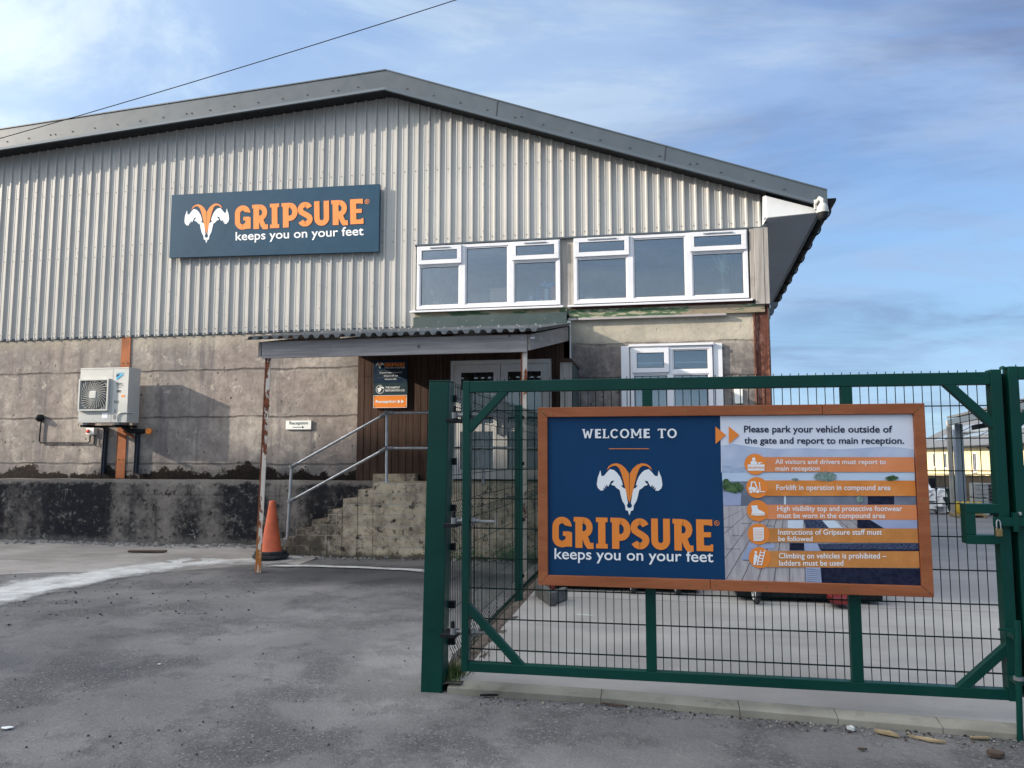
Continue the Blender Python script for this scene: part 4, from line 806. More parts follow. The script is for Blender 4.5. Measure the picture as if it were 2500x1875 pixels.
q = MB(); slab_text(q, 'GRIPSURE', (D4(610, 262), D4(1125, 262), D4(610, 362)), 'orange'); text(q, 'keeps you on your feet', (D4(612, 368), D4(1125, 368), D4(612, 418)), 'white', .01); text(q, 'Gripsure International Ltd', (D4(488, 500), D4(1048, 488), D4(488, 545)), 'white', .012); text(q, 'Gripsure UK Ltd', (D4(590, 582), D4(940, 574), D4(590, 626)), 'white', .012); text(q, 'Gripsure SAS', (D4(618, 664), D4(908, 660), D4(618, 708)), 'white', .012)
for yy in (470, 556, 640): a, b = D4(418, yy + 4), D4(1090, yy - 4); q.box(a.x, b.x, YS - .0015, YS - .0005, a.z - .002, a.z, 'greyprint')
q.build('lettering', s1)
s2 = thing('habitat_sign', (-4.45, YS, 2.5), 'slate plate with acorn emblem, middle one of three signs on the brown boards', 'sign', 'stacked signs on the brown boards')
q = MB(); plate(q, 912, 935.5, 994.5, 964, 'slate'); q.build('panel', s2)
q = MB(); c = D4(496, 938, YS - .002); r_ = D4(602, 938).x - c.x
vs = []
for i in range(27):
    a_ = R(68 + 305 * i / 26)
    for k_ in (1, .90): vs.append((c.x + r_ * k_ * cos(a_), YS - .002, c.z + r_ * k_ * sin(a_)))
q.add(vs, [(2 * i, 2 * i + 1, 2 * i + 3, 2 * i + 2) for i in range(26)], 'white')
q.poly([D4(x, y, YS - .002) for x, y in ((428, 918), (440, 905), (490, 898), (522, 910), (532, 935), (515, 975), (492, 1000), (468, 1020), (445, 985), (436, 950))], 'white'); q.poly([D4(x, y, YS - .003) for x, y in ((470, 858), (520, 870), (560, 868), (605, 900), (570, 922), (530, 905), (492, 892))], 'white'); q.build('emblem', s2)
q = MB(); text(q, 'THE HABITAT', (D4(630, 868), D4(1000, 866), D4(630, 918)), 'white', .022); text(q, 'RESTORATION CO.', (D4(630, 944), D4(1130, 938), D4(630, 994)), 'white', .022); q.build('lettering', s2)
s3 = thing('reception_sign', (-4.45, YS, 2.25), 'bright orange Reception plate with two white arrows, lowest of three signs on the boards', 'sign', 'stacked signs on the brown boards')
q = MB(); plate(q, 912, 965.5, 993, 995, 'orange', rim='white'); q.build('panel', s3)
q = MB(); text(q, 'Reception', (D4(388, 1212), D4(912, 1205), D4(388, 1306)), 'white', .03); q.build('lettering', s3)
q = MB(); q.poly([D4(945, 1198, YS - .002), D4(1018, 1245, YS - .002), D4(945, 1300, YS - .002)], 'white'); q.poly([D4(1032, 1198, YS - .002), D4(1105, 1245, YS - .002), D4(1032, 1300, YS - .002)], 'white'); q.build('arrow', s3)
s4 = thing('reception_sign', (-6.2, 12.58, 2.12), 'small white Reception plate with thin black arrow on the bare concrete wall', 'sign')
a, b = P(698, 1027, 12.57), P(759, 1048, 12.57); q = MB(); q.box(a.x, b.x, 12.57, 12.595, b.z, a.z, 'sheetw'); q.build('panel', s4)
E4 = lambda x, y: P(550 + x / 2.5517, 760 + y / 2.5517, 12.568)
q = MB(); text(q, 'Reception', (E4(399, 686), E4(513, 684), E4(399, 712)), 'ink', .004); q.build('lettering', s4)
q = MB(); a, b = E4(420, 722), E4(490, 721); q.box(a.x, b.x, 12.566, 12.569, a.z - .004, a.z + .004, 'ink'); q.poly([E4(478, 714), E4(492, 721), E4(478, 729)], 'ink'); q.build('arrow', s4)
tagp = MB(); a, b = P(1793, 950, 12.58), P(1814, 985, 12.58); tagp.box(a.x, b.x, 12.575, 12.597, b.z, a.z, 'sheetw'); o = tagp.build('notice_plate', bevel=.003); o['label'] = 'blank white plate on the concrete between lower window and rusty corner column'; o['category'] = 'plate'
# ================================================================== air conditioner
AC = thing('air_conditioner', (-9.72, 12.2, 2.17), 'ivory outdoor air conditioning unit with one round fan on the concrete wall', 'air conditioner')
A5 = lambda x, y, yy=12.055: P(180 + x / 5.35, 870 + y / 5.35, yy)
ax0, ax1, az0, az1, ay0, ay1 = -10.21, -9.225, 2.17, 3.16, 12.06, 12.38
q = MB(); q.box(ax0, ax1, ay0, ay1, az0, az1, 'acw'); q.box(-9.545, -9.54, ay0 - .002, ay0 + .001, az0, az1, 'greyprint'); q.box(ax0, ax1, ay0 - .004, ay0 + .001, az1 - .022, az1 - .014, 'acw'); q.build('casing', AC, bevel=.014)
g0, g1 = A5(100, 300), A5(490, 710); gx0, gx1, gz1, gz0 = ax0 + .02, -9.585, g0.z, g1.z
q = MB(); frame_rect(q, gx0, gx1, gz0, gz1, .028, ay0 - .055, ay0 - .001, 'acw'); q.box(gx0 + .028, gx1 - .028, ay0 - .006, ay0 - .002, gz0 + .028, gz1 - .028, 'acb'); disc(q, ((gx0 + gx1) / 2, ay0 - .008, (gz0 + gz1) / 2), (gx1 - gx0) / 2 - .03, 'acd', 40)
cxg, czg = (gx0 + gx1) / 2, (gz0 + gz1) / 2; rg = (gx1 - gx0) / 2 - .03
for i in range(30):                    # curved guard wires
    t = 2 * pi * i / 30; pts = []
    for k in range(6): r_ = .06 + (rg * 1.12 - .06) * k / 5; a_ = t - .55 * k / 5; pts.append((cxg + r_ * cos(a_), ay0 - .05 + .012 * (k / 5) ** 2, czg + r_ * sin(a_)))
    pts = [p for p in pts if gx0 + .02 < p[0] < gx1 - .02 and gz0 + .02 < p[2] < gz1 - .02]
    if len(pts) > 1: q.tube(pts, .0042, 'acg', 5)
for r_ in (.10, .135, .17, .205, .24, .275, .31):
    if r_ < rg: q.tube([(cxg + r_ * cos(2 * pi * i / 28), ay0 - .047, czg + r_ * sin(2 * pi * i / 28)) for i in range(29)], .0013, 'acg', 4)
q.build('fan_grille', AC)
q = MB(); q.box(cxg - .065, cxg + .065, ay0 - .064, ay0 - .046, czg - .065, czg + .065, 'acw'); q.build('grille_boss', AC, bevel=.016)
q = MB(); q.poly([A5(555, 235), A5(612, 232), A5(555, 275)], 'dblue'); q.poly([A5(615, 234), A5(652, 234), A5(556, 312), A5(556, 280)], 'cyan'); text(q, 'DAIKIN', (A5(558, 210), A5(652, 208), A5(558, 228)), 'cyan', .03, .001); q.build('emblem', AC)
q = MB(); text(q, 'SkyAir', (A5(558, 345), A5(636, 345), A5(558, 372)), 'ink', .02, .002)
for x0_, y0_, x1_, y1_, m_ in ((558, 380, 645, 386, 'greyprint'), (560, 440, 612, 472, 'greyprint'), (568, 446, 606, 460, 'ink'), (622, 505, 662, 532, 'orangew'), (562, 402, 618, 406, 'greyprint'), (524, 578, 584, 598, 'greyprint'), (530, 604, 588, 612, 'greyprint'), (530, 690, 545, 735, 'greyprint'), (516, 765, 548, 820, 'greyprint')):
    a, b = A5(x0_, y0_), A5(x1_, y1_); q.box(a.x, b.x, ay0 - .003, ay0 - .0005, b.z, a.z, m_)
q.build('lettering', AC)
q = MB(); a, b = A5(370, 740), A5(440, 808); q.box(a.x, b.x, ay0 - .003, ay0 - .0005, b.z, a.z, 'label'); q.build('rating_label', AC)
q = MB(); q.tube([A5(570, 845, 12.05), A5(572, 770, 12.045), A5(585, 745, 12.045), A5(610, 735, 12.045), (ax1 - .02, 12.045, A5(690, 735).z), (ax1 + .012, 12.07, A5(690, 735).z), (ax1 + .012, 12.2, A5(690, 735).z)], .010, 'acw', 8); q.build('side_handle', AC, smooth=True)
q = MB()
for xx in (-10.1, -9.45): q.box(xx - .03, xx + .03, 12.02, 12.60, 2.09, 2.13, 'black'); q.box(xx - .05, xx + .05, 12.1, 12.3, 2.131, 2.168, 'galv'); None
q.box(-10.17, -9.3, 12.33, 12.37, 2.092, 2.128, 'black'); q.tube([(-9.66, 12.56, 2.03), (-9.42, 12.56, 1.90)], .022, 'rustchan', 8); q.build('wall_bracket', AC)
q = MB(); q.tube([(-9.52, 12.35, 2.12), (-9.42, 12.42, 2.03), (-9.2, 12.48, 2.02), (-9.1, 12.52, 2.04)], [.05, .05, .045, .02], 'black', 8); q.lathe((-9.08, 12.50, 2.02), [(.055, 0), (.055, .05)], 'orange', 10, (.2, -1, .1)); q.build('insulated_pipe', AC, smooth=True)
PT = []
for (xt, zt), (xb, zb), lab in (((-10.03, 2.10), (-10.05, 1.25), 'left one of two dark pipe ducts running down below the air conditioner'), ((-9.36, 2.06), (-9.37, 1.25), 'right one of two dark pipe ducts running down below the air conditioner')):
    q = MB(); q.poly([(xb - .035, 12.52, zb), (xb + .035, 12.52, zb), (xt + .035, 12.52, zt), (xt - .035, 12.52, zt)], 'pipeblue' if False else 'duct', (0, .07, 0)); q.tube([(xb - .005, 12.515, zb - .1), (xt - .005, 12.515, zt)], .012, 'black', 6); o = q.build('pipe_duct', bevel=.01); o['label'] = lab; o['category'] = 'duct'; o['group'] = 'pipe ducts below the air conditioner'
IS = thing('isolator_switch', (-10.37, 12.55, 2.03), 'small cream switch box with red knob on the wall left of the ducts', 'switch')
q = MB(); a, b = A5(163, 935, 12.50), A5(262, 1020, 12.50); q.box(a.x, b.x, 12.50, 12.60, b.z, a.z, 'sheetw'); q.build('box', IS, bevel=.008)
q = MB(); c = A5(185, 978, 12.49); q.lathe((c.x, 12.50, c.z), [(.035, 0), (.035, .02), (.022, .03)], 'knob', 14, (0, -1, 0)); q.build('knob', IS)
CO = thing('wall_conduit', (-11.4, 12.57, 2.0), 'black conduit with a round junction box running across the concrete below the switch', 'conduit')
q = MB(); q.tube([(-11.44, 12.57, 2.27), (-11.46, 12.57, 1.86), (-11.43, 12.57, 1.82), (-10.40, 12.57, 1.815), (-10.37, 12.57, 1.84), (-10.37, 12.57, 1.96)], .013, 'black', 8); q.build('pipe', CO, smooth=True)
q = MB(); q.lathe((-11.46, 12.60, 2.29), [(.07, 0), (.07, .06), (.045, .10), (.02, .115)], 'black', 16, (-.3, -1, 0)); q.build('junction_box', CO, smooth=True)
q = MB(); q.tube([(-10.28, 12.57, 1.95), (-10.27, 12.57, 1.80), (-10.21, 12.57, 1.74), (-10.13, 12.57, 1.76), (-10.06, 12.56, 1.86)], .007, 'black', 6); q.build('flex_cable', CO, smooth=True)
# ================================================================== security camera
SC = thing('security_camera', (2.58, 12.1, 5.3), 'white dome security camera hanging from the right end of the eaves', 'camera')
q = MB(); q.box(2.535, 2.575, 12.19, 12.234, 5.40, 5.56, 'camw'); q.tube([(2.565, 12.19, 5.50), (2.60, 12.10, 5.545), (2.625, 12.06, 5.50), (2.625, 12.06, 5.44)], .034, 'camw', 10); q.build('bracket', SC, smooth=True, bevel=.004)
q = MB(); q.lathe((2.625, 12.06, 5.30), [(.088, 0), (.088, .03), (.075, .10), (.045, .145), (.03, .155)], 'camw', 20); q.build('housing', SC, smooth=True)
q = MB(); q.lathe((2.625, 12.06, 5.30), [(.02, -.125), (.05, -.112), (.072, -.08), (.080, -.03), (.080, -.001)], 'black', 20); q.build('lens_dome', SC, smooth=True)
# ================================================================== cone
TC = thing('traffic_cone', (-5.84, 11.05, .02), 'faded orange traffic cone on black rubber bases beside the steps', 'traffic cone')
q = MB(); q.lathe((-5.84, 11.05, 0), [(.165, .115), (.150, .16), (.055, .80), (.045, .875), (.036, .885), (.030, .84)], 'cone', 28); q.build('cone_body', TC, smooth=True)
for z, r_, rot in ((.015, .27, .3), (.068, .235, 0)):
    q = MB(); q.poly([(-5.84 + r_ * cos(rot + pi / 8 + pi / 4 * i) * 1.05, 11.05 + r_ * sin(rot + pi / 8 + pi / 4 * i), z) for i in range(8)], 'rubber', (0, 0, .05)); q.build('base', TC, bevel=.008)
# ================================================================== gate post, fence
q0 = thing('gate_post', (-1.5, 5.2, 0), 'thick dark green square post carrying the gate hinges', 'gate post')
def lean_box(q, xb0, xb1, xt0, xt1, y0, y1, zb, zt, m):
    q.add([(xb0, y0, zb), (xb1, y0, zb), (xb1, y1, zb), (xb0, y1, zb), (xt0, y0, zt), (xt1, y0, zt), (xt1, y1, zt), (xt0, y1, zt)], [(3, 2, 1, 0), (4, 5, 6, 7), (0, 1, 5, 4), (1, 2, 6, 5), (2, 3, 7, 6), (3, 0, 4, 7)], m)
q = MB(); lean_box(q, -1.588, -1.436, -1.548, -1.402, 5.14, 5.29, -.05, 2.11, 'green'); q.build('post', q0, bevel=.006)
q = MB(); q.box(-1.550, -1.400, 5.138, 5.292, 2.112, 2.12, 'green'); q.build('post_cap', q0, bevel=.003)
for zh in (1.865, 1.154, .426):
    q = MB(); xh = -1.395 - .03 * (1.9 - zh) * .5; q.box(xh, -1.31, 5.02, 5.20, zh - .045, zh - .02, 'black'); q.lathe((-1.335, 5.035, zh - .02), [(.014, 0), (.014, .085)], 'black', 10); q.build('hinge_lug', q0, bevel=.004)
for zc in (2.0, 1.55, 1.22, .95, .55, .30):
    q = MB(); q.box(-1.434 , -1.385, 5.27, 5.31, zc - .025, zc + .025, 'black'); q.build('mesh_clamp', q0, bevel=.004)
def fence_mesh(y0, y1, x=-1.44, zb=.08, zt=2.13):
    q = MB(); B = [(1.86, 2.02), (1.10, 1.26), (.12, .28)]
    def line(y):
        pts = [(x, y, zb)]
        for lo, hi in sorted(B): pts += [(x, y, lo), (x + .035, y, (lo + hi) / 2), (x, y, hi)]
        return pts + [(x, y, zt)]
    y = y0
    while y <= y1: q.tube(line(y), .0026, 'wire', 4, False); y += .05
    for z in (.10, .20, .30, .5, .7, .9, 1.10, 1.18, 1.26, 1.45, 1.65, 1.86, 1.94, 2.02, 2.10):
        xx = x + (.035 if z in (.20, 1.18, 1.94) else 0) + .005; q.tube([(xx, y0, z), (xx, y1, z)], .0026, 'wire', 4, False)
    return q
f1 = thing('mesh_fence', (-1.44, 6.7, 0), 'green wire mesh fence panel between the gate post and the slim fence post', 'mesh fence', 'bays of the side fence')
fence_mesh(5.31, 8.15).build('mesh', f1)
f2 = thing('mesh_fence', (-1.44, 9.7, 0), 'green wire mesh fence panel running on from the slim post to the landing', 'mesh fence', 'bays of the side fence')
fence_mesh(8.25, 11.38).build('mesh', f2)
for yy, lab in ((8.2, 'slim dark green fence post half way along the mesh fence'), (11.41, 'green fence post at the landing end of the mesh fence')):
    q = MB(); q.box(-1.485, -1.405, yy - .03, yy + .03, -.05, 2.14, 'green')
    for zc in (.3, .9, 1.5, 2.0): q.box(-1.405, -1.385, yy - .02, yy + .02, zc - .02, zc + .02, 'black')
    o = q.build('fence_post', bevel=.005); o['label'] = lab; o['category'] = 'fence post'; o['group'] = 'posts of the side fence'
# ================================================================== gates
def gate(root, x0, x1, lo, hi, mids, wl, wr, braces, lock=None):
    y0, y1 = 4.975, 5.035
    def part(name, bb, bev=.004): q = MB(); q.box(*bb, 'green'); return q.build(name, root, bevel=bev)
    part('stile', (x0, x0 + wl, y0, y1 + .02, lo, hi)); part('stile', (x1 - wr, x1, y0, y1 + .02, lo - .004, hi + .012))
    part('rail', (x0 + wl, x1 - wr, y0 + .002, y1, hi - .078, hi - .002)); part('rail', (x0 + wl, x1 - wr, y0 + .002, y1, lo, lo + .06))
    for c in mids: part('mullion', (c - .033, c + .033, y0 + .004, y1 - .002, lo + .06, hi - .078))
    for a, b in braces: q = MB(); q.bar((a[0], 5.003, a[1]), (b[0], 5.003, b[1]), .05, .05, 'green', (0, -1, 0)); q.build('brace', root, bevel=.003)
    q = MB(); x = x0 + wl + .02
    while x < x1 - wr:
        segs = [(lo + .03, hi + .018)]
        if lock and lock[0] - .03 < x: segs = [(lo + .03, lock[2] + .02), (lock[3] - .02, hi + .018)]
        for a, b in segs: q.tube([(x, 5.052, a), (x, 5.052, b)], .0028, 'wire', 5)
        x += .0515
    z = hi - .2
    while z > lo + .05:
        xe = x1 - wr if not (lock and lock[2] < z < lock[3]) else lock[0] + .02
        for dy in (.046, .058): q.tube([(x0 + wl, 5.0 + dy, z), (xe, 5.0 + dy, z)], .0034, 'wire', 5)
        z -= .1975
    q.build('mesh', root)
GT = thing('gate', (.4, 5.0, .1), 'green steel mesh gate leaf that carries the framed notice board', 'gate', 'leaves of the green gate')
XL, XRt = -1.262, 2.058
gate(GT, XL, XRt, .185, 2.096, (-.032, 1.183), .048, .062,
     [((-.97, 2.03), (-1.225, 1.765)), ((-1.225, .60), (-.86, .225)), ((1.75, 2.04), (2.03, 1.75)), ((1.73, .215), (2.03, .50))], (1.84, 2.02, 1.08, 1.305))
q = MB(); q.box(1.818, 2.0, 4.973, 5.06, 1.252, 1.308, 'green'); q.box(1.818, 2.0, 4.973, 5.06, 1.072, 1.125, 'green'); q.box(1.818, 1.872, 4.974, 5.059, 1.125, 1.252, 'green'); q.build('lock_box', GT, bevel=.004)
q = MB(); q.box(2.045, 2.105, 5.062, 5.07, .2, 2.09, 'black'); q.build('cover_strip', GT)
for zh in (1.865, 1.154, .426):
    q = MB(); q.tube([(-1.33, 5.035, zh), (-1.05, 5.035, zh - .003)], .011, 'zinc', 8); q.lathe((-1.33, 5.035, zh - .02), [(.022, 0), (.022, .04)], 'zinc', 12); q.lathe((-1.268, 5.035, zh), [(.024, -.012), (.024, .0)], 'zinc', 6, (1, 0, 0)); q.lathe((-1.205, 5.035, zh), [(.026, 0), (.026, .022), (.017, .024), (.017, .05)], 'zinc', 6, (1, 0, 0)); q.build('hinge_bolt', GT)
q = MB(); q.tube([(2.02, 4.872, .66), (1.997, 4.872, -.02)], .016, 'green', 10); q.box(2.0, 2.04, 4.88, 4.98, .30, .33, 'green'); q.box(2.0, 2.04, 4.88, 4.98, .55, .58, 'green'); q.lathe((2.008, 4.872, .33), [(.026, 0), (.026, .018)], 'zinc', 12); q.box(1.92, 2.02, 4.866, 4.878, .60, .612, 'green'); q.build('drop_bolt', GT, smooth=True)
GR = thing('gate', (3.6, 5.0, .1), 'second green mesh gate leaf cut off by the right edge of the photo', 'gate', 'leaves of the green gate')
gate(GR, 2.094, 5.3, .19, 2.125, (3.4, 4.4), .056, .05, [((2.13, 1.78), (2.42, 2.06)), ((2.13, .52), (2.42, .24))])
q = MB(); q.box(1.955, 2.40, 4.945, 4.957, 1.181, 1.232, 'green'); q.box(2.06, 2.09, 4.94, 4.974, 1.15, 1.26, 'green'); q.lathe((2.10, 4.95, 1.245), [(.010, 0), (.010, .02)], 'galv', 8); q.build('latch_bar', GR, bevel=.003)
q = MB(); q.lathe((2.075, 5.0, 2.11), [(.018, 0), (.018, .012), (.006, .02)], 'green', 10); q.build('post_cap', GR)
PL = thing('padlock', (1.975, 4.93, 1.14), 'small brass padlock hanging from the gate latch bar', 'padlock')
q = MB(); q.box(1.959, 1.994, 4.926, 4.944, 1.123, 1.168, 'brass'); q.build('body', PL, bevel=.004)
q = MB(); q.tube([(1.966, 4.935, 1.168), (1.966, 4.935, 1.20), (1.970, 4.938, 1.214), (1.977, 4.940, 1.218), (1.984, 4.938, 1.214), (1.987, 4.935, 1.20), (1.987, 4.935, 1.168)], .0038, 'galv', 8); q.build('shackle', PL, smooth=True)
# ================================================================== notice board on the gate
NB = thing('notice_board', (.43, 4.93, 1.3), 'large framed GRIPSURE notice board with visitor rules fixed to the green gate', 'notice board')
bx0, bx1, bz0, bz1, fw_ = -.737, 1.599, .768, 1.905, .063; YB = 4.90
def rail_(name, pts): q = MB(); q.poly(pts, 'frame', (0, .055, 0)); return q.build(name, NB, bevel=.003)
fx0, fx1, fz0, fz1 = bx0 + fw_, bx1 - fw_, bz0 + fw_, bz1 - fw_
for a, b, joint in ((bx0, 1.02, 0), (1.023, bx1, 1)): rail_('frame_rail', [(a, YB, bz1), (b, YB, bz1), (b if not joint else fx1, YB, fz1) if joint else (b, YB, fz1), (a if joint else fx0, YB, fz1)])
for a, b, joint in ((bx0, .33, 0), (.333, bx1, 1)): rail_('frame_rail', [(a, YB, bz0), (a if joint else fx0, YB, fz0), (fx1 if joint else b, YB, fz0), (b, YB, bz0)])
rail_('frame_stile', [(bx0, YB, bz0 + .001), (fx0 - .001, YB, fz0 + .001), (fx0 - .001, YB, fz1 - .001), (bx0, YB, bz1 - .001)]); rail_('frame_stile', [(bx1, YB, bz1 - .001), (fx1 + .001, YB, fz1 - .001), (fx1 + .001, YB, fz0 + .001), (bx1, YB, bz0 + .001)])
for x, z in [(bx0 + .03 + i * (bx1 - bx0 - .06) / 5, zz) for i in range(6) for zz in (bz0 + .03, bz1 - .03)] + [(xx, (bz0 + bz1) / 2) for xx in (bx0 + .03, bx1 - .03)] + [(.985, bz1 - .03), (1.06, bz1 - .03), (.30, bz0 + .03), (.365, bz0 + .03), (bx0 + .09, bz1 - .05)]: q = MB(); q.lathe((x, YB, z), [(.006, 0), (.005, .002)], 'brass', 8, (0, -1, 0)); q.build('screw', NB)
YP = 4.925; 
q = MB(); xs_ = .397; q.box(fx0 - .02, fx1 + .02, YP, YP + .008, fz0 - .02, fz1 + .02, 'navy'); q.build('panel', NB)
Z5 = lambda x, y, d=.002: P(1300 + x / 3.456, 960 + y / 3.456, YP - d)
Z6 = lambda x, y, d=.002: P(1740 + x / 3.385, 970 + y / 3.385, YP - d)
q = MB(); ram(q, Z5(541, 590), Z5(1097, 590), Z5(541, 1027), 'white', 'orange'); q.build('emblem', NB)
q = MB(); slab_text(q, 'GRIPSURE', (Z5(166, 1040), Z5(1520, 1066), Z5(166, 1298)), 'orange', .03); registered(q, Z5(1555, 1096, .003), .0165, 'orange'); q.build('lettering', NB)
q = MB(); text(q, 'keeps you on your feet', (Z5(186, 1306), Z5(1524, 1330), Z5(186, 1428)), 'white', .010); q.build('slogan', NB)
q = MB(); slab_text(q, 'WELCOME TO', (Z5(418, 303), Z5(1217, 299), Z5(418, 380)), 'white', .09); a, b = Z5(645, 466), Z5(983, 471); q.box(a.x, b.x, YP - .003, YP - .001, b.z, a.z, 'orange'); q.build('heading', NB)
# the printed photograph of a lakeside deck (right part of the panel)
q = MB(); k_ = [.0012]
def pr(m, *pts):
    k_[0] += .00012; q.poly([Z6(x, y, k_[0]) for x, y in pts], m)
pr('p_sky', (62, 155), (1660, 140), (1665, 620), (70, 620))
pr('p_hill', (66, 400), (180, 385), (300, 405), (520, 425), (800, 420), (1050, 430), (1250, 420), (1420, 405), (1560, 415), (1664, 430), (1668, 625), (76, 625))
pr('p_hill2', (74, 560), (220, 575), (420, 590), (700, 598), (1000, 602), (1400, 604), (1668, 600), (1668, 625), (76, 630))
pr('p_lake', (76, 626), (1668, 618), (1672, 700), (80, 700))
pr('p_wall', (80, 695), (1672, 690), (1682, 900), (88, 905)); pr('p_lav', (84, 780), (235, 780), (232, 890), (88, 895)); pr('p_wickd', (1280, 815), (1500, 815), (1500, 885), (1282, 888)); pr('p_cush', (590, 790), (605, 790), (605, 885), (590, 885))
pr('p_deck', (88, 898), (1682, 893), (1712, 1560), (105, 1510))
for (xa, ya), (xb, yb) in (((300, 900), (92, 1010)), ((355, 900), (96, 1125)), ((420, 900), (100, 1330)), ((470, 900), (112, 1505)), ((520, 900), (240, 1515)), ((560, 900), (372, 1519)), ((600, 900), (505, 1523)), ((640, 1000), (635, 1527)), ((755, 1280), (768, 1531)), ((1030, 1005), (1120, 1080)), ((1120, 1005), (1230, 1085)), ((950, 1005), (1020, 1080))):
    pr('p_gap', (xa - 2, ya), (xa + 2, ya), (xb + 4, yb), (xb - 4, yb))
for (xa, ya, w) in ((96, 1070, 70), (160, 1140, 90), (230, 1040, 80), (300, 1180, 110), (420, 1060, 90), (110, 1250, 120), (250, 1345, 130), (520, 1090, 60)): pr('p_gap', (xa, ya), (xa + w, ya + 2), (xa + w, ya + 5), (xa, ya + 4))
pr('p_lav', (235, 1340), (300, 1205), (380, 1205), (330, 1342)); pr('p_lav', (400, 1215), (520, 1215), (505, 1250), (392, 1250))
pr('p_cush', (620, 1015), (750, 1015), (745, 1085), (620, 1080)); pr('p_wick', (750, 1008), (900, 1010), (970, 1085), (770, 1085)); pr('p_cush', (905, 1018), (1010, 1018), (1075, 1080), (960, 1080)); pr('p_wickd', (1195, 1012), (1300, 1012), (1420, 1085), (1195, 1080)); pr('p_lav', (1300, 1012), (1690, 1015), (1692, 1085), (1420, 1085))
pr('p_wickd', (635, 1205), (755, 1205), (755, 1265), (638, 1265)); pr('p_lav', (755, 1205), (870, 1205), (885, 1270), (760, 1268)); pr('p_wick', (865, 1210), (1698, 1205), (1700, 1258), (885, 1252)); pr('p_wickd', (885, 1252), (1700, 1258), (1700, 1285), (900, 1270))
pr('p_lav', (770, 1400), (900, 1405), (900, 1533), (768, 1531)); pr('p_wickd', (890, 1405), (1708, 1415), (1713, 1556), (900, 1535))
for i in range(7): pr('p_gap', (775, 1415 + i * 17), (890, 1428 + i * 16), (890, 1432 + i * 16), (775, 1420 + i * 17))
def blob(m, cx_, cy_, rx, ry, n=26, j=.28):
    for _ in range(5):
        ox, oy = random.uniform(-.35, .35) * rx, random.uniform(-.35, .35) * ry
        pr(m, *[(cx_ + ox + rx * .75 * cos(2 * pi * i / n) * random.uniform(1 - j, 1 + j), cy_ + oy + ry * .75 * sin(2 * pi * i / n) * random.uniform(1 - j, 1 + j)) for i in range(n)])
blob('p_plant', 160, 745, 80, 45); blob('p_plant2', 910, 655, 105, 36); blob('p_plant', 1480, 668, 60, 20); blob('p_plant2', 680, 680, 30, 10); blob('p_plant2', 1210, 840, 28, 30); blob('p_plant', 110, 700, 30, 25)
q.build('printed_photo', NB)
q = MB(); k_[0] = .0058
for y0_, y1_, xa, m_ in ((493, 617, 350, 'p_or1'), (686, 815, 360, 'p_or2'), (887, 1013, 365, 'p_or1'), (1082, 1203, 375, 'p_or3'), (1270, 1410, 385, 'p_or3')):
    q = MB(); pr(m_, (xa, y0_), (1662 + (y0_ - 493) * .052, y0_ + 2), (1664 + (y1_ - 493) * .052, y1_), (xa, y1_ - 6 if y1_ > 1000 else y1_)); q.build('rule_band', NB)
icons = [(352, 553), (366, 746), (372, 937), (380, 1130), (388, 1325)]
for cx_, cy_ in icons:
    q = MB(); c = Z6(cx_, cy_, .0075); r_ = Z6(cx_ + 90, cy_).x - Z6(cx_, cy_).x; disc(q, c, r_, 'orange', 36); q.build('icon_disc', NB)
a = .0075
for o_ in (0, 110): q = MB(); q.poly([Z6(22 + o_, 240, a), Z6(110 + o_, 312, a), Z6(24 + o_, 385, a)], 'orange'); q.build('arrow', NB)
q = MB(); k_[0] = .0085; w_ = lambda *p: pr('white', *p)
w_((290, 555), (428, 555), (428, 606), (290, 606)); w_((314, 553), (312, 535), (322, 527), (358, 527), (368, 537), (368, 553)); w_(*[(339 + 15 * cos(t * pi / 8), 512 + 15 * sin(t * pi / 8)) for t in range(16)]); w_((376, 553), (376, 536), (410, 536), (410, 544), (392, 544), (392, 553))
text(q, 'RECEPTION', (Z6(294, 572), Z6(424, 572), Z6(294, 588)), 'orange', .01, .0095); q.build('icon', NB); q = MB()
w_((298, 745), (312, 740), (345, 742), (365, 760), (395, 760), (395, 786), (300, 786)); w_((312, 742), (316, 695), (352, 695), (375, 762), (364, 762), (345, 705), (326, 705), (322, 742)); w_((383, 700), (390, 700), (396, 768), (388, 768)); w_((390, 774), (434, 778), (434, 783), (390, 784)); pr('orange', *[(316 + 17 * cos(t * pi / 8), 780 + 17 * sin(t * pi / 8)) for t in range(16)]); w_(*[(316 + 12 * cos(t * pi / 8), 780 + 12 * sin(t * pi / 8)) for t in range(16)]); pr('orange', *[(372 + 19 * cos(t * pi / 8), 778 + 19 * sin(t * pi / 8)) for t in range(16)]); w_(*[(372 + 14 * cos(t * pi / 8), 778 + 14 * sin(t * pi / 8)) for t in range(16)])
q.build('icon', NB); q = MB()
w_((318, 895), (368, 892), (376, 925), (412, 942), (432, 956), (432, 975), (360, 978), (318, 972), (326, 940)); pr('orange', (320, 962), (432, 964), (432, 967), (320, 965))
q.build('icon', NB); q = MB()
w_((334, 1076), (422, 1074), (424, 1172), (404, 1187), (338, 1187))
for i in range(7): pr('orange', (342, 1092 + i * 13), (415, 1092 + i * 13), (415, 1095 + i * 13), (342, 1095 + i * 13))
q.build('icon', NB); q = MB()
w_(*[(356 + 11 * cos(t * pi / 8), 1281 + 11 * sin(t * pi / 8)) for t in range(16)]); w_((344, 1296), (362, 1293), (372, 1312), (366, 1345), (352, 1385), (336, 1385), (338, 1340)); w_((362, 1304), (384, 1320), (390, 1316), (392, 1322), (380, 1330), (360, 1316)); w_((366, 1335), (380, 1352), (376, 1384), (366, 1384), (368, 1356))
w_((394, 1264), (402, 1264), (372, 1388), (362, 1388)); w_((428, 1264), (437, 1264), (406, 1390), (396, 1390))
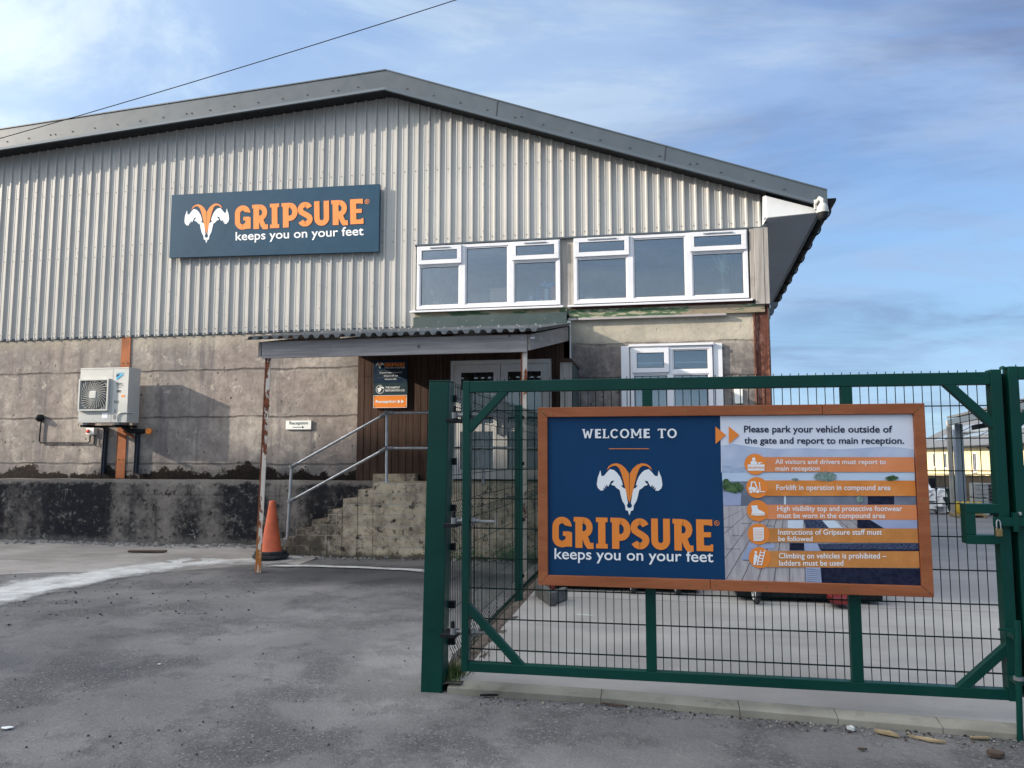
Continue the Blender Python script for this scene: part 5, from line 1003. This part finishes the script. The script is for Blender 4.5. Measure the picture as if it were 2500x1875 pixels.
for i in range(5): t = i / 4.5; w_((396 - 30 * t, 1280 + 108 * t), (432 - 30 * t, 1280 + 108 * t), (431 - 30 * t, 1288 + 108 * t), (394 - 30 * t, 1288 + 108 * t))
q.build('icon', NB)
for s_, x0_, x1_, yt, yb, m_, of, ww in (('Please park your vehicle outside of', 258, 1482, 234, 308, 'ink', .020, .0035), ('the gate and report to main reception.', 260, 1580, 330, 400, 'ink', .020, .0035),
        ('All visitors and drivers must report to', 515, 1428, 512, 564, 'white', .012, .0078), ('main reception', 518, 881, 570, 618, 'white', .012, .0078), ('Forklift in operation in compound area', 524, 1467, 722, 780, 'white', .012, .0078),
        ('High visibility top and protective footwear', 532, 1563, 896, 952, 'white', .012, .0078), ('must be worn in the compound area', 533, 1423, 955, 1010, 'white', .012, .0078), ('Instructions of Gripsure staff must', 539, 1395, 1090, 1148, 'white', .012, .0078), ('be followed', 541, 823, 1146, 1188, 'white', .012, .0078),
        ('Climbing on vehicles is prohibited \u2013', 546, 1432, 1284, 1345, 'white', .012, .0078), ('ladders must be used', 548, 1077, 1345, 1390, 'white', .012, .0078)):
    q = MB(); text(q, s_, (Z6(x0_, yt, .0), Z6(x1_, yt, .0), Z6(x0_, yb, .0)), m_, of, ww); q.build('rule_text', NB)
# ================================================================== overhead cable
q = MB(); a, b = P(-340, 432, 10), P(1900, -262, 10); a = a + ray(-340, 432) * .0
pts = []
for i in range(41):
    t = i / 40; p = a.lerp(b, t); p.z -= 1.05 * t * (1 - t) * .5; pts.append(p)
q.tube(pts, .0065, 'black', 6); o = q.build('overhead_cable', smooth=True); o['label'] = 'single black overhead cable sagging across the sky above the roof'; o['category'] = 'cable'
# ================================================================== things behind the office windows
def plant(name, c, hgt, nl, spread, potr, poth, label, m, pm='pot'):
    t = thing(name, c, label, 'potted plant'); q = MB(); q.lathe(c, [(potr * .8, 0), (potr, poth * .6), (potr * 1.02, poth), (potr * .85, poth)], pm, 18)
    if pm == 'pot' and poth > .16: q.lathe(c, [(potr * .84, .0), (potr * 1.0, poth * .62)], 'tan', 18)
    q.build('pot', t, smooth=True); q = MB(); c = Vector(c) + Vector((0, 0, poth * .9)); zt = hgt * .35 if nl > 14 else 0
    if zt: q.tube([c, c + Vector((0, 0, zt))], .022, 'tan', 8)
    for i in range(nl):
        a_ = 2 * pi * i / nl + random.uniform(-.2, .2); up = random.uniform(.3, 1.0); L_ = hgt * random.uniform(.45, .75); w = .022; pts = []
        for k in range(7):
            s = k / 6; r_ = spread * s * (1.2 - up * .75); z_ = zt + L_ * (s * (.5 + up * .6) - (1 - up) * 1.1 * s * s); d = Vector((cos(a_), sin(a_) * .6, 0)); pts.append((c + d * r_ + Vector((0, 0, z_)), w * (1 - s) ** .6 * (.5 + s)))
        vs = []
        for p, ww in pts: n2 = Vector((-sin(a_), cos(a_) * .6, .2)).normalized(); vs += [p + n2 * ww, p - n2 * ww]
        q.add(vs, [(2 * k, 2 * k + 1, 2 * k + 3, 2 * k + 2) for k in range(6)], m)
    q.build('leaves', t); return t
zS = 4.105
plant('potted_plant', (-3.72, 12.76, zS), .55, 11, .30, .12, .10, 'small spiky houseplant in a low white bowl behind the leftmost office pane', 'leafp')
c = P(1766, 719, 12.76); plant('potted_plant', (c.x, 12.76, zS), .85, 22, .36, .12, .19, 'tall yucca in a white pot behind the rightmost office window pane', 'leafp')
a, b = P(1197, 706, 12.75), P(1239, 742, 12.75); q = MB(); q.box(a.x, b.x, 12.72, 13.0, zS, a.z, 'card'); q.box(a.x - .01, b.x + .01, 12.71, 13.01, a.z - .03, a.z + .01, 'card'); o = q.build('cardboard_box', bevel=.004); o['label'] = 'brown cardboard box on the office window sill beside the binders'; o['category'] = 'box'
for i, (p0, p1, top, m_, lab) in enumerate(((1291, 1301, 722, 'bk3', 'low pale folder leaning at the left end of the binder row'), (1306, 1315, 709, 'bk1', 'blue ring binder in the office window row'), (1316, 1328, 708, 'bk2', 'maroon ring binder between blue and white binders'), (1330, 1339, 706, 'bk3', 'tall white ring binder under the blue bag'), (1346, 1361, 700, 'orange', 'bright orange folder at the right end of the binder row'))):
    a, b = P(p0, top, 12.74), P(p1, 740, 12.74); q = MB(); q.box(a.x, b.x, 12.72, 12.98, zS, a.z, m_); q.box(a.x + .01, b.x - .01, 12.717, 12.72, zS + .08, zS + .14, 'paper'); o = q.build('binder', bevel=.005); o['label'] = lab; o['category'] = 'binder'; o['group'] = 'binders on the office window sill'
q = MB(); c = P(1333, 700, 12.80)
for i in range(5): q.stone((c.x + random.uniform(-.09, .09), 12.84, c.z + random.uniform(-.01, .06)), .09, 'bluebag', 1.0)
o = q.build('plastic_bag', smooth=True); o['label'] = 'crumpled blue plastic bag lying on top of the binders'; o['category'] = 'bag'
a, b = P(1429, 725, 12.70), P(1448, 735, 12.70); q = MB(); q.poly([(a.x, 12.68, zS), (b.x, 12.68, zS), (b.x, 12.71, a.z), (a.x, 12.71, a.z)], 'paper', (0, .004, 0)); o = q.build('desk_card', bevel=.001); o['label'] = 'small white card standing on the sill of the right office window'; o['category'] = 'card'
# ================================================================== compound: trolleys and scrap near the gate
def trolley(x0, x1, y0, y1, zd, m, label, wheels, rails):
    t = thing('trolley', ((x0 + x1) / 2, (y0 + y1) / 2, .05), label, 'trolley', 'flatbed trolleys behind the notice board')
    q = MB(); q.box(x0, x1, y0, y1, zd, zd + .22, 'black'); q.box(x0 + .9, x1 - .35, y0 - .30, y0 - .02, zd, zd + .06, m) if x0 > 0 else None; q.box(x0, x0 + .05, y0 + .05, y1, zd + .221, zd + .25, m); q.box(x1 - .05, x1, y0 + .05, y1, zd + .221, zd + .25, m); q.box(x0 + .03, x1 - .03, y1 - .14, y1 - .1, zd + .221, zd + .26, 'black'); q.build('deck', t, bevel=.006)  # deck box kept black and deep, also standing in for the shade underneath
    for wx, wy in wheels:
        w = MB(); w.lathe((wx - .024, wy, .052 + .125), [(.085, 0), (.118, .004), (.125, .012), (.125, .036), (.118, .044), (.085, .048)], 'rubber', 22, (1, .12, 0)); o_ = w.build('wheel', t, smooth=True)
        w = MB(); w.lathe((wx - .028, wy, .052 + .125), [(.03, -.004), (.086, 0), (.086, .056), (.03, .06)], 'sheetw', 18, (1, .12, 0)); w.build('rim', o_, smooth=True)
        w = MB(); w.box(wx - .045, wx - .035, wy - .03, wy + .03, .16, .33, 'galv'); w.box(wx + .035, wx + .045, wy - .03, wy + .03, .16, .33, 'galv'); w.build('castor_fork', t)
    if rails:
        q = MB()
        q.box(x0, x0 + .07, y0 - .04, y0 + .01, .06, zd + rails, m); q.box(x0 + .10, x0 + .16, y0 - .03, y0 + .02, .06, zd + rails - .12, m); q.box(x0 + .161, x1 - .2, y0, y0 + .03, zd + rails - .2, zd + rails - .16, m); q.build('end_frame', t, bevel=.006)
trolley(-1.30, .50, 8.86, 9.7, .10, 'redd', 'flatbed trolley with dark red uprights behind the left half of the board', [(-.25, 8.78), (.24, 8.79), (-1.0, 9.4)], .62)
trolley(.85, 2.3, 8.55, 9.5, .10, 'redd', 'low flatbed trolley with pale wheel rims behind the right half of the board', [(1.03, 8.40), (2.1, 9.05), (1.0, 9.4)], 0)
q = MB(); c0 = G(1293, 1468, .05)
q.poly([(-1.30, 8.42, .055), (-1.06, 7.86, .055), (-1.0, 7.90, .055), (-1.24, 8.46, .055)], 'trough', (0, 0, .14)); q.poly([(-1.05, 7.865, .056), (-.92, 8.25, .056), (-.98, 8.28, .056), (-1.085, 7.95, .056)], 'trough', (0, 0, .13)); o = q.build('broken_trough', bevel=.012); o['label'] = 'broken grey concrete channel piece lying on the slab by the fence'; o['category'] = 'concrete piece'
# litter
def leafy(name, px, py, w, d, h, m, label, cat, z=0, rot=0, group=None):
    c = G(px, py, z); q = MB()
    n = 9; vs = []
    for i in range(n):
        t = 2 * pi * i / n; r_ = random.uniform(.7, 1.1); x_, y_ = w / 2 * r_ * cos(t), d / 2 * r_ * sin(t); vs.append((c.x + x_ * cos(rot) - y_ * sin(rot), c.y + x_ * sin(rot) + y_ * cos(rot), gz(c.x, c.y) + z + .0 + random.uniform(0, h * .5)))
    q.poly([(a, b, c_ - .006) for a, b, c_ in vs], m, (0, 0, h)); o = q.build(name, bevel=.0015); o['label'] = label; o['category'] = cat
    if group: o['group'] = group
    return o
leafy('bark_piece', 2430, 1846, .12, .06, .022, 'bark', 'curled dark brown bark piece on the asphalt at the bottom right', 'bark')
leafy('wood_chip', 2262, 1806, .20, .026, .012, 'palewood', 'long pale split wood chip beside the kerb near the right corner', 'wood chip', 0, -.35, 'wood chips along the kerb')
leafy('wood_chip', 2165, 1792, .15, .05, .014, 'palewood', 'splintered brown wood chip against the kerb crack', 'wood chip', 0, -.6, 'wood chips along the kerb')
leafy('wood_chip', 2105, 1830, .06, .02, .010, 'bark', 'tiny brown chip on the asphalt below the splintered wood', 'wood chip', 0, .2, 'wood chips along the kerb')
leafy('wood_chip', 1462, 1713, .14, .02, .010, 'palewood', 'yellowish wood sliver against the kerb below the middle of the gate', 'wood chip', 0, -.1, 'wood chips along the kerb')
leafy('wood_chip', 1500, 1722, .16, .02, .010, 'bark', 'dark wood sliver just in front of the yellowish sliver', 'wood chip', 0, -.15, 'wood chips along the kerb')
leafy('wood_chip', 2395, 1806, .12, .03, .010, 'palewood', 'flat tan wood chip close to the drop bolt foot', 'wood chip', 0, .1, 'wood chips along the kerb')
leafy('paper_scrap', 18, 1777, .075, .05, .005, 'paper', 'white paper scrap on the asphalt at the far left', 'paper scrap', 0, .3)
leafy('paper_scrap', 390, 1620, .03, .025, .006, 'paper', 'tiny white scrap lying alone in the middle of the asphalt', 'paper scrap', 0, .6)
leafy('cigarette_end', 648, 1658, .075, .012, .010, 'stone', 'thin grey stick lying on the asphalt left of the gate post', 'stick', 0, .05)
leafy('white_stone', 2078, 1783, .05, .03, .02, 'paper', 'white stone chip among grit at the kerb', 'stone')
leafy('paper_scrap', 1430, 1502, .17, .02, .006, 'paper', 'white strip of paper on the compound slab behind the gate mesh', 'paper scrap', .055, -.1)
q = MB(); a, b, c = G(1172, 1699), G(1222, 1697), G(1190, 1688)
for u, v in ((a, b), (b, c)): q.bar((u.x, u.y, gz(u.x, u.y) + .006), (v.x, v.y, gz(v.x, v.y) + .006), .012, .010, 'black')
o = q.build('plastic_strip'); o['label'] = 'bent black plastic strip lying in front of the kerb near the gate post'; o['category'] = 'strip'
q = MB(); a, b = G(315, 1350), G(405, 1351); q.bar((a.x, a.y, .03), (b.x, b.y, .035), .09, .03, 'bark'); o = q.build('rotten_plank', bevel=.008); o['label'] = 'short rotten brown plank on the concrete below the stained plinth'; o['category'] = 'plank'
def tuft(c, n, h, sp, label, name='grass_tuft', m='grass'):
    q = MB()
    for i in range(n):
        a_ = random.uniform(0, 2 * pi); r_ = abs(random.gauss(0, sp)); x, y = c[0] + r_ * cos(a_) * .6, c[1] + r_ * sin(a_); hh = h * random.uniform(.4, 1); dx, dy = random.gauss(0, .35) * hh, random.gauss(0, .35) * hh
        w = .003; q.add([(x - w, y, c[2]), (x + w, y, c[2]), (x + dx * .5 + w * .8, y + dy * .5, c[2] + hh * .6), (x + dx * .5 - w * .8, y + dy * .5, c[2] + hh * .6), (x + dx, y + dy, c[2] + hh)], [(0, 1, 2, 3), (3, 2, 4)], m)
    o = q.build(name); o['label'] = label; o['category'] = 'grass tuft'; return o
tuft((-1.40, 5.32, .03), 260, .12, .09, 'green grass tuft growing behind the foot of the gate post'); tuft((-1.42, 5.9, .04), 120, .06, .2, 'dry sparse grass along the soil strip under the mesh', m='fencewood')
def bush(c, n, r, label):
    q = MB()
    for i in range(n):
        p = Vector(c) + Vector((random.gauss(0, r), random.gauss(0, .05), abs(random.gauss(0, r * .6)))); a_ = random.uniform(0, 2 * pi); s = random.uniform(.012, .03); u = Vector((cos(a_), .3 * sin(a_), sin(a_) * .8)).normalized(); v = u.cross(Vector((random.gauss(0, .4), 1, random.gauss(0, .4)))).normalized()
        q.add([p - u * s, p + v * s * .5, p + u * s, p - v * s * .5], [(0, 1, 2, 3)], 'leaf')
    o = q.build('weed'); o['label'] = label; o['category'] = 'weed'
bush((-2.05, 11.43, .03), 420, .16, 'leafy green weed at the foot of the block wall seen through the mesh'); bush((-2.9, 11.44, .0), 160, .2, 'low creeping weed along the block wall left of the leafy one')
# ================================================================== far side of the compound
HS = thing('house', (17, 45, -1.8), 'long pale yellow rendered house with grey slate roof beyond the timber fence', 'house')
A_, B_ = Vector((15.6, 34.5, 0)), Vector((22.4, 72.5, 0)); dv = (B_ - A_); Lh = dv.length; dv.normalize(); nv = Vector((-dv.y, dv.x, 0))
if nv.x > 0: nv = -nv
def hp(s, o, z): p = A_ + dv * s + nv * o; return (p.x, p.y, z)
ze = lambda s: 2.12
def hbox(q, s0, s1, o0, o1, z0, z1, m):
    vs = [hp(s, o, z) for z in (z0, z1) for o in (o0, o1) for s in (s0, s1)]; q.add(vs, [(0, 2, 3, 1), (4, 5, 7, 6), (0, 1, 5, 4), (2, 6, 7, 3), (0, 4, 6, 2), (1, 3, 7, 5)], m)
q = MB(); hbox(q, 0, Lh, -7, 0, -4, 2.12, 'yellow'); q.build('wall', HS)
q = MB(); v = [hp(0, .35, 2.05), hp(Lh, .35, 2.05), hp(Lh, -3.6, 4.2), hp(0, -3.6, 4.2)]; q.poly(v, 'slateroof', (0, 0, .12)); v = [hp(0, -7.4, 2.05), hp(Lh, -7.4, 2.05), hp(Lh, -3.6, 4.2), hp(0, -3.6, 4.2)]; q.poly(v, 'slateroof', (0, 0, .12)); rf = q.build('roof', HS)
q = MB()
for s0, s1, t0, t1 in ((9.5, 13.5, .25, .85), (14.2, 18.4, .22, .80), (19.5, 23.5, .3, .85), (4, 8, .3, .85), (25, 29, .2, .7)):
    f = lambda s, t: hp(s, .35 - 3.95 * t, 2.05 + 2.15 * t + .15)
    q.poly([f(s0, t0), f(s1, t0), f(s1, t1), f(s0, t1)], 'panel', (0, 0, .04))
q.build('roof_panel', HS)
s_ = 3.2
while s_ < Lh - 2:
    q = MB(); hbox(q, s_, s_ + .95, -.02, .012, .62, 1.72, 'upvc'); hbox(q, s_ + .08, s_ + .44, .004, .02, .72, 1.64, 'gasket'); hbox(q, s_ + .52, s_ + .87, .004, .02, .72, 1.64, 'gasket'); hbox(q, s_ - .08, s_ + 1.03, -.01, .10, .54, .62, 'pale'); q.build('window', HS); s_ += 4.6
q = MB(); q.tube([hp(8.0, .35, 2.0), hp(8.0, .10, 1.75), hp(8.0, .08, -2)], .05, 'black', 6); q.tube([hp(0, .42, 2.03), hp(Lh, .42, 2.03)], .06, 'black', 6); q.build('downpipe', HS)
# timber fence in front of the house
q = MB(); fa, fb = Vector((11.5, 38.2, 0)), Vector((24, 37.2, 0)); n_ = 84; t_ = thing('timber_fence', (16, 37.5, -1), 'weathered close board timber fence at the far side of the yard', 'fence')
for i in range(n_):
    p = fa.lerp(fb, i / n_); w = .147; q.box(p.x, p.x + w, p.y + .012 * (i % 2), p.y + .03, -1.2, .66 + random.uniform(-.015, .015), 'fencewood')
q.build('board', t_)
q = MB(); q.bar((fa.x, fa.y - .03, -.10), (fb.x, fb.y - .03, -.10), .05, .09, 'fencewood'); q.bar((fa.x, fa.y - .03, .70), (fb.x, fb.y - .03, .70), .10, .04, 'fencewood'); q.build('rail', t_)
for xx in (13.2, 15.3, 17.4): q = MB(); q.box(xx, xx + .12, 37.95 - (xx - 11.5) * .08 - .1, 38.05 - (xx - 11.5) * .08 - .1, -1.2, .68, 'pale'); q.build('fence_stud', t_)
# open shed
SD = thing('open_shed', (13.5, 31, -.8), 'open-sided steel shed with grey corrugated roof behind the gate stile', 'shed')
c = P(2336, 1130, 31.5); gzs = -.85
q = MB(); q.box(c.x - .03, c.x + .24, 31.4, 31.7, gzs, 2.75, 'steel'); q.build('column', SD, bevel=.01)
c2 = P(2320, 1130, 31.3); q = MB(); q.box(c2.x - .05, c2.x + .07, 31.25, 31.37, gzs, 2.86, 'pale'); q.build('downpipe', SD)
e0, e1 = P(2319, 1031, 31.3), P(2640, 962, 22)
q = MB(); q.bar(e0, e1, .16, .20, 'trim'); q.build('gutter', SD)
q = MB(); o1 = Vector((6, 3, .9)); q.poly([e0 + Vector((-.1, 0, .14)), e1 + Vector((-.1, 0, .14)), e1 + o1, e0 + o1], 'slateroof', (0, 0, .08)); q.build('roof', SD)
q = MB(); q.bar(e0 + Vector((.5, .3, -.42)), e1 + Vector((.5, .3, -.42)), .1, .10, 'steel'); q.bar(e0 + Vector((.9, .3, -.22)), e1 + Vector((.9, .3, -.22)), .1, .22, 'black'); q.build('eaves_beam', SD)
c3 = P(2437, 1150, 28); q = MB(); q.box(c3.x, c3.x + .16, 27.9, 28.06, -.7, 2.75, 'pale'); q.build('column', SD)
# van
zg = lambda y: -.037 * (y - 11) + .052
VN = thing('van', (16.3, 35, zg(35)), 'white van seen head on behind the right edge of the notice board', 'van')
vx1 = P(2273, 1200, 33.5).x; vx0 = vx1 - 1.85; vz = zg(33.5)
q = MB(); prof = [(33.3, .35), (33.3, .95), (33.6, 1.12), (34.35, 1.85), (34.6, 2.0), (38.2, 2.0), (38.3, .35)]
a = [(vx0 + (.18 if z > 1.2 else 0), y, vz + z) for y, z in prof]; b = [(vx1 - (.22 if z > 1.2 else 0), y, vz + z) for y, z in prof]; n_ = len(prof)
q.add(a + b, [tuple(range(n_)), tuple(range(2 * n_ - 1, n_ - 1, -1))] + [(i, i + n_, (i + 1) % n_ + n_, (i + 1) % n_) for i in range(n_)], 'van'); q.build('body', VN, bevel=.05)
q = MB(); q.poly([(vx0 + .16, 33.62, vz + 1.16), (vx1 - .18, 33.62, vz + 1.16), (vx1 - .32, 34.3, vz + 1.83), (vx0 + .28, 34.3, vz + 1.83)], 'glassd', (0, -.02, .02)); q.build('windscreen', VN)
for wx in (vx0 + .1, vx1 - .12):
    for wy in (34.0, 37.2): w = MB(); w.lathe((wx - .10, wy, vz + .34), [(.2, 0), (.33, .02), (.34, .05), (.34, .17), (.33, .2), (.2, .21)], 'rubber', 20, (1, 0, 0)); w.build('wheel', VN, smooth=True)
for wx, s in ((vx0 - .16, -1), (vx1 + .16, 1)): w = MB(); w.box(wx - .11, wx + .11, 33.75, 33.9, vz + 1.02, vz + 1.42, 'black'); w.bar((wx - s * .1, 33.85, vz + 1.1), (wx - s * .3, 33.95, vz + 1.1), .06, .08, 'black'); w.build('wing_mirror', VN, bevel=.04)
for wx in (vx0 + .3, vx1 - .28): w = MB(); w.box(wx - .14, wx + .14, 33.26, 33.31, vz + .72, vz + .92, 'label'); w.build('headlight', VN, bevel=.02)
w = MB(); w.box(vx0 + .1, vx1 - .1, 33.2, 33.32, vz + .32, vz + .55, 'black'); w.build('bumper', VN, bevel=.03)
# yard clutter
q = MB(); c = P(2285, 1240, 33); 
for i in range(9): q.stone((c.x + random.uniform(-.25, .3), 33 + random.uniform(-.2, .2), zg(33) + random.uniform(.05, .75)), .30, 'bag', 1.0)
o = q.build('bulk_bag', smooth=True); o['label'] = 'bulging white bulk bag beside the van wheel'; o['category'] = 'bag'
BN = thing('bin_trolley', (15.2, 34, zg(34)), 'dark green wheeled bin standing right of the white bulk bag', 'bin'); c = P(2300, 1230, 34)
q = MB(); q.poly([(c.x - .24, 33.7, zg(34) + .15), (c.x + .24, 33.7, zg(34) + .15), (c.x + .30, 33.7, zg(34) + .98), (c.x - .30, 33.7, zg(34) + .98)], 'dgreen', (0, .5, 0)); q.build('body', BN, bevel=.02)
q = MB(); q.box(c.x - .33, c.x + .33, 33.65, 34.25, zg(34) + .985, zg(34) + 1.04, 'dgreen'); q.build('lid', BN, bevel=.01)
for dx in (-.22, .22): q = MB(); q.lathe((c.x + dx - .03, 34.0, zg(34) + .1), [(.1, 0), (.1, .06)], 'rubber', 12, (1, 0, 0)); q.build('wheel', BN)
for i, (px, lab) in enumerate(((2340, 'yellow plastic drum at the left end of the row by the steel column'), (2352, 'yellow plastic drum second from the left by the steel column'), (2364, 'yellow plastic drum in the middle of the row'), (2378, 'yellow plastic drum second from the right of the row'), (2392, 'yellow plastic drum at the right end next to the wrapped blocks'))):
    c = P(px, 1240, 30.2); q = MB(); z = zg(30.2) + .14; q.lathe((c.x, 30.2, z), [(.10, 0), (.115, .02), (.115, .34), (.09, .38), (.05, .40), (.05, .43)], 'yel', 14); o = q.build('drum', smooth=True); o['label'] = lab; o['category'] = 'drum'; o['group'] = 'yellow drums on the pallet'
def pallet(name, x0, x1, y0, y1, z0, label, m='oldwoodx', grp=None):
    t = thing(name, ((x0 + x1) / 2, (y0 + y1) / 2, z0), label, 'pallet', grp); q = MB(); n = 6
    for i in range(n): w = (y1 - y0) / n; q.box(x0, x1, y0 + i * w + .01, y0 + (i + 1) * w - .03, z0 + .10, z0 + .125, m)
    q.build('deck_boards', t); q = MB()
    for xx in (x0, (x0 + x1) / 2 - .05, x1 - .1): q.box(xx, xx + .1, y0, y1 - .03, z0 + .022, z0 + .098, m)
    q.build('bearer', t); q = MB()
    for yy in (y0, (y0 + y1) / 2, y1 - .12): q.box(x0, x1, yy, yy + .09, z0, z0 + .02, m)
    q.build('base_board', t); return t
cl, cr = P(2334, 1250, 30), P(2400, 1250, 30); pallet('pallet', cl.x, cr.x, 29.7, 30.7, zg(30), 'low wooden pallet under the yellow drums', 'palewood')
c0, c1 = P(2406, 1200, 32), P(2436, 1200, 32)
pp = None
for i in range(9):
    lab = f'grey weathered pallet in the stack beside the gate stile'
    if pp is None: pp = pallet('pallet', c0.x, c0.x + .9, 32, 33, zg(32), lab, 'oldwoodx', 'stacked grey pallets')
    else: copy_tree(pp, None, (random.uniform(-.03, .03), 0, .135 * i))
c0 = P(2385, 1200, 31.6)
for i, (dz, h, lab) in enumerate(((.03, .62, 'lower pack of pale wrapped blocks beside the pallet stack'), (.70, .52, 'upper pack of pale wrapped blocks beside the pallet stack'))):
    q = MB(); q.box(c0.x, c0.x + .40, 31.6, 32.3, zg(31.6) + dz, zg(31.6) + dz + h, 'wrap')
    for k in range(3): q.box(c0.x - .004, c0.x + .404, 31.596, 31.60, zg(31.6) + dz + h * (k + .5) / 3, zg(31.6) + dz + h * (k + .5) / 3 + .03, 'greyprint')
    o = q.build('wrapped_pack', bevel=.02); o['label'] = lab; o['category'] = 'pack'; o['group'] = 'packs of wrapped blocks'
c0 = P(2489, 1140, 24); z = .30
RK = thing('timber_rack', (c0.x + .6, 24.4, zg(24)), 'timber rack under blue crates beyond the second gate leaf', 'rack')
for dx in (0, 1.1): q = MB(); q.box(c0.x + dx, c0.x + dx + .1, 24, 24.1, zg(24), z, 'palewood'); q.box(c0.x + dx, c0.x + dx + .1, 24.9, 25, zg(24), z, 'palewood'); q.build('leg', RK)
q = MB(); q.box(c0.x - .05, c0.x + 1.25, 23.95, 25.05, z, z + .06, 'palewood'); q.box(c0.x, c0.x + 1.2, 24, 25, z - .5, z - .44, 'palewood'); q.build('shelf', RK)
for i in range(3):
    q = MB(); zz = z + .062 + i * .30; q.box(c0.x, c0.x + .9, 24.05, 24.8, zz, zz + .22, 'blue'); q.box(c0.x - .02, c0.x + .92, 24.03, 24.82, zz + .22, zz + .28, 'blue'); q.box(c0.x + .05, c0.x + .85, 24.03, 24.045, zz + .05, zz + .14, 'sheetw' if i != 1 else 'blue'); o = q.build('crate', bevel=.01)
    o['label'] = ('lowest blue plastic crate on the timber rack', 'middle blue plastic crate on the timber rack', 'top blue plastic crate on the timber rack')[i]; o['category'] = 'crate'; o['group'] = 'blue crates on the rack'
# unseen building, added out of frame to the left to shade the gate
NW = thing('unseen_shade_block', (-42, -18, 0), 'tall brown rendered block, unseen, added to shade the gate', 'shade blocker')
q = MB(); q.box(-54, -30, -40, .6, 0, 15.2, 'brick'); q.build('wall', NW)
q = MB(); q.poly([(-54.5, -40.5, 15.2), (-29.6, -40.5, 15.2), (-42, -40.5, 17.0)], 'slateroof', (0, 41.3, 0)); q.build('roof', NW)
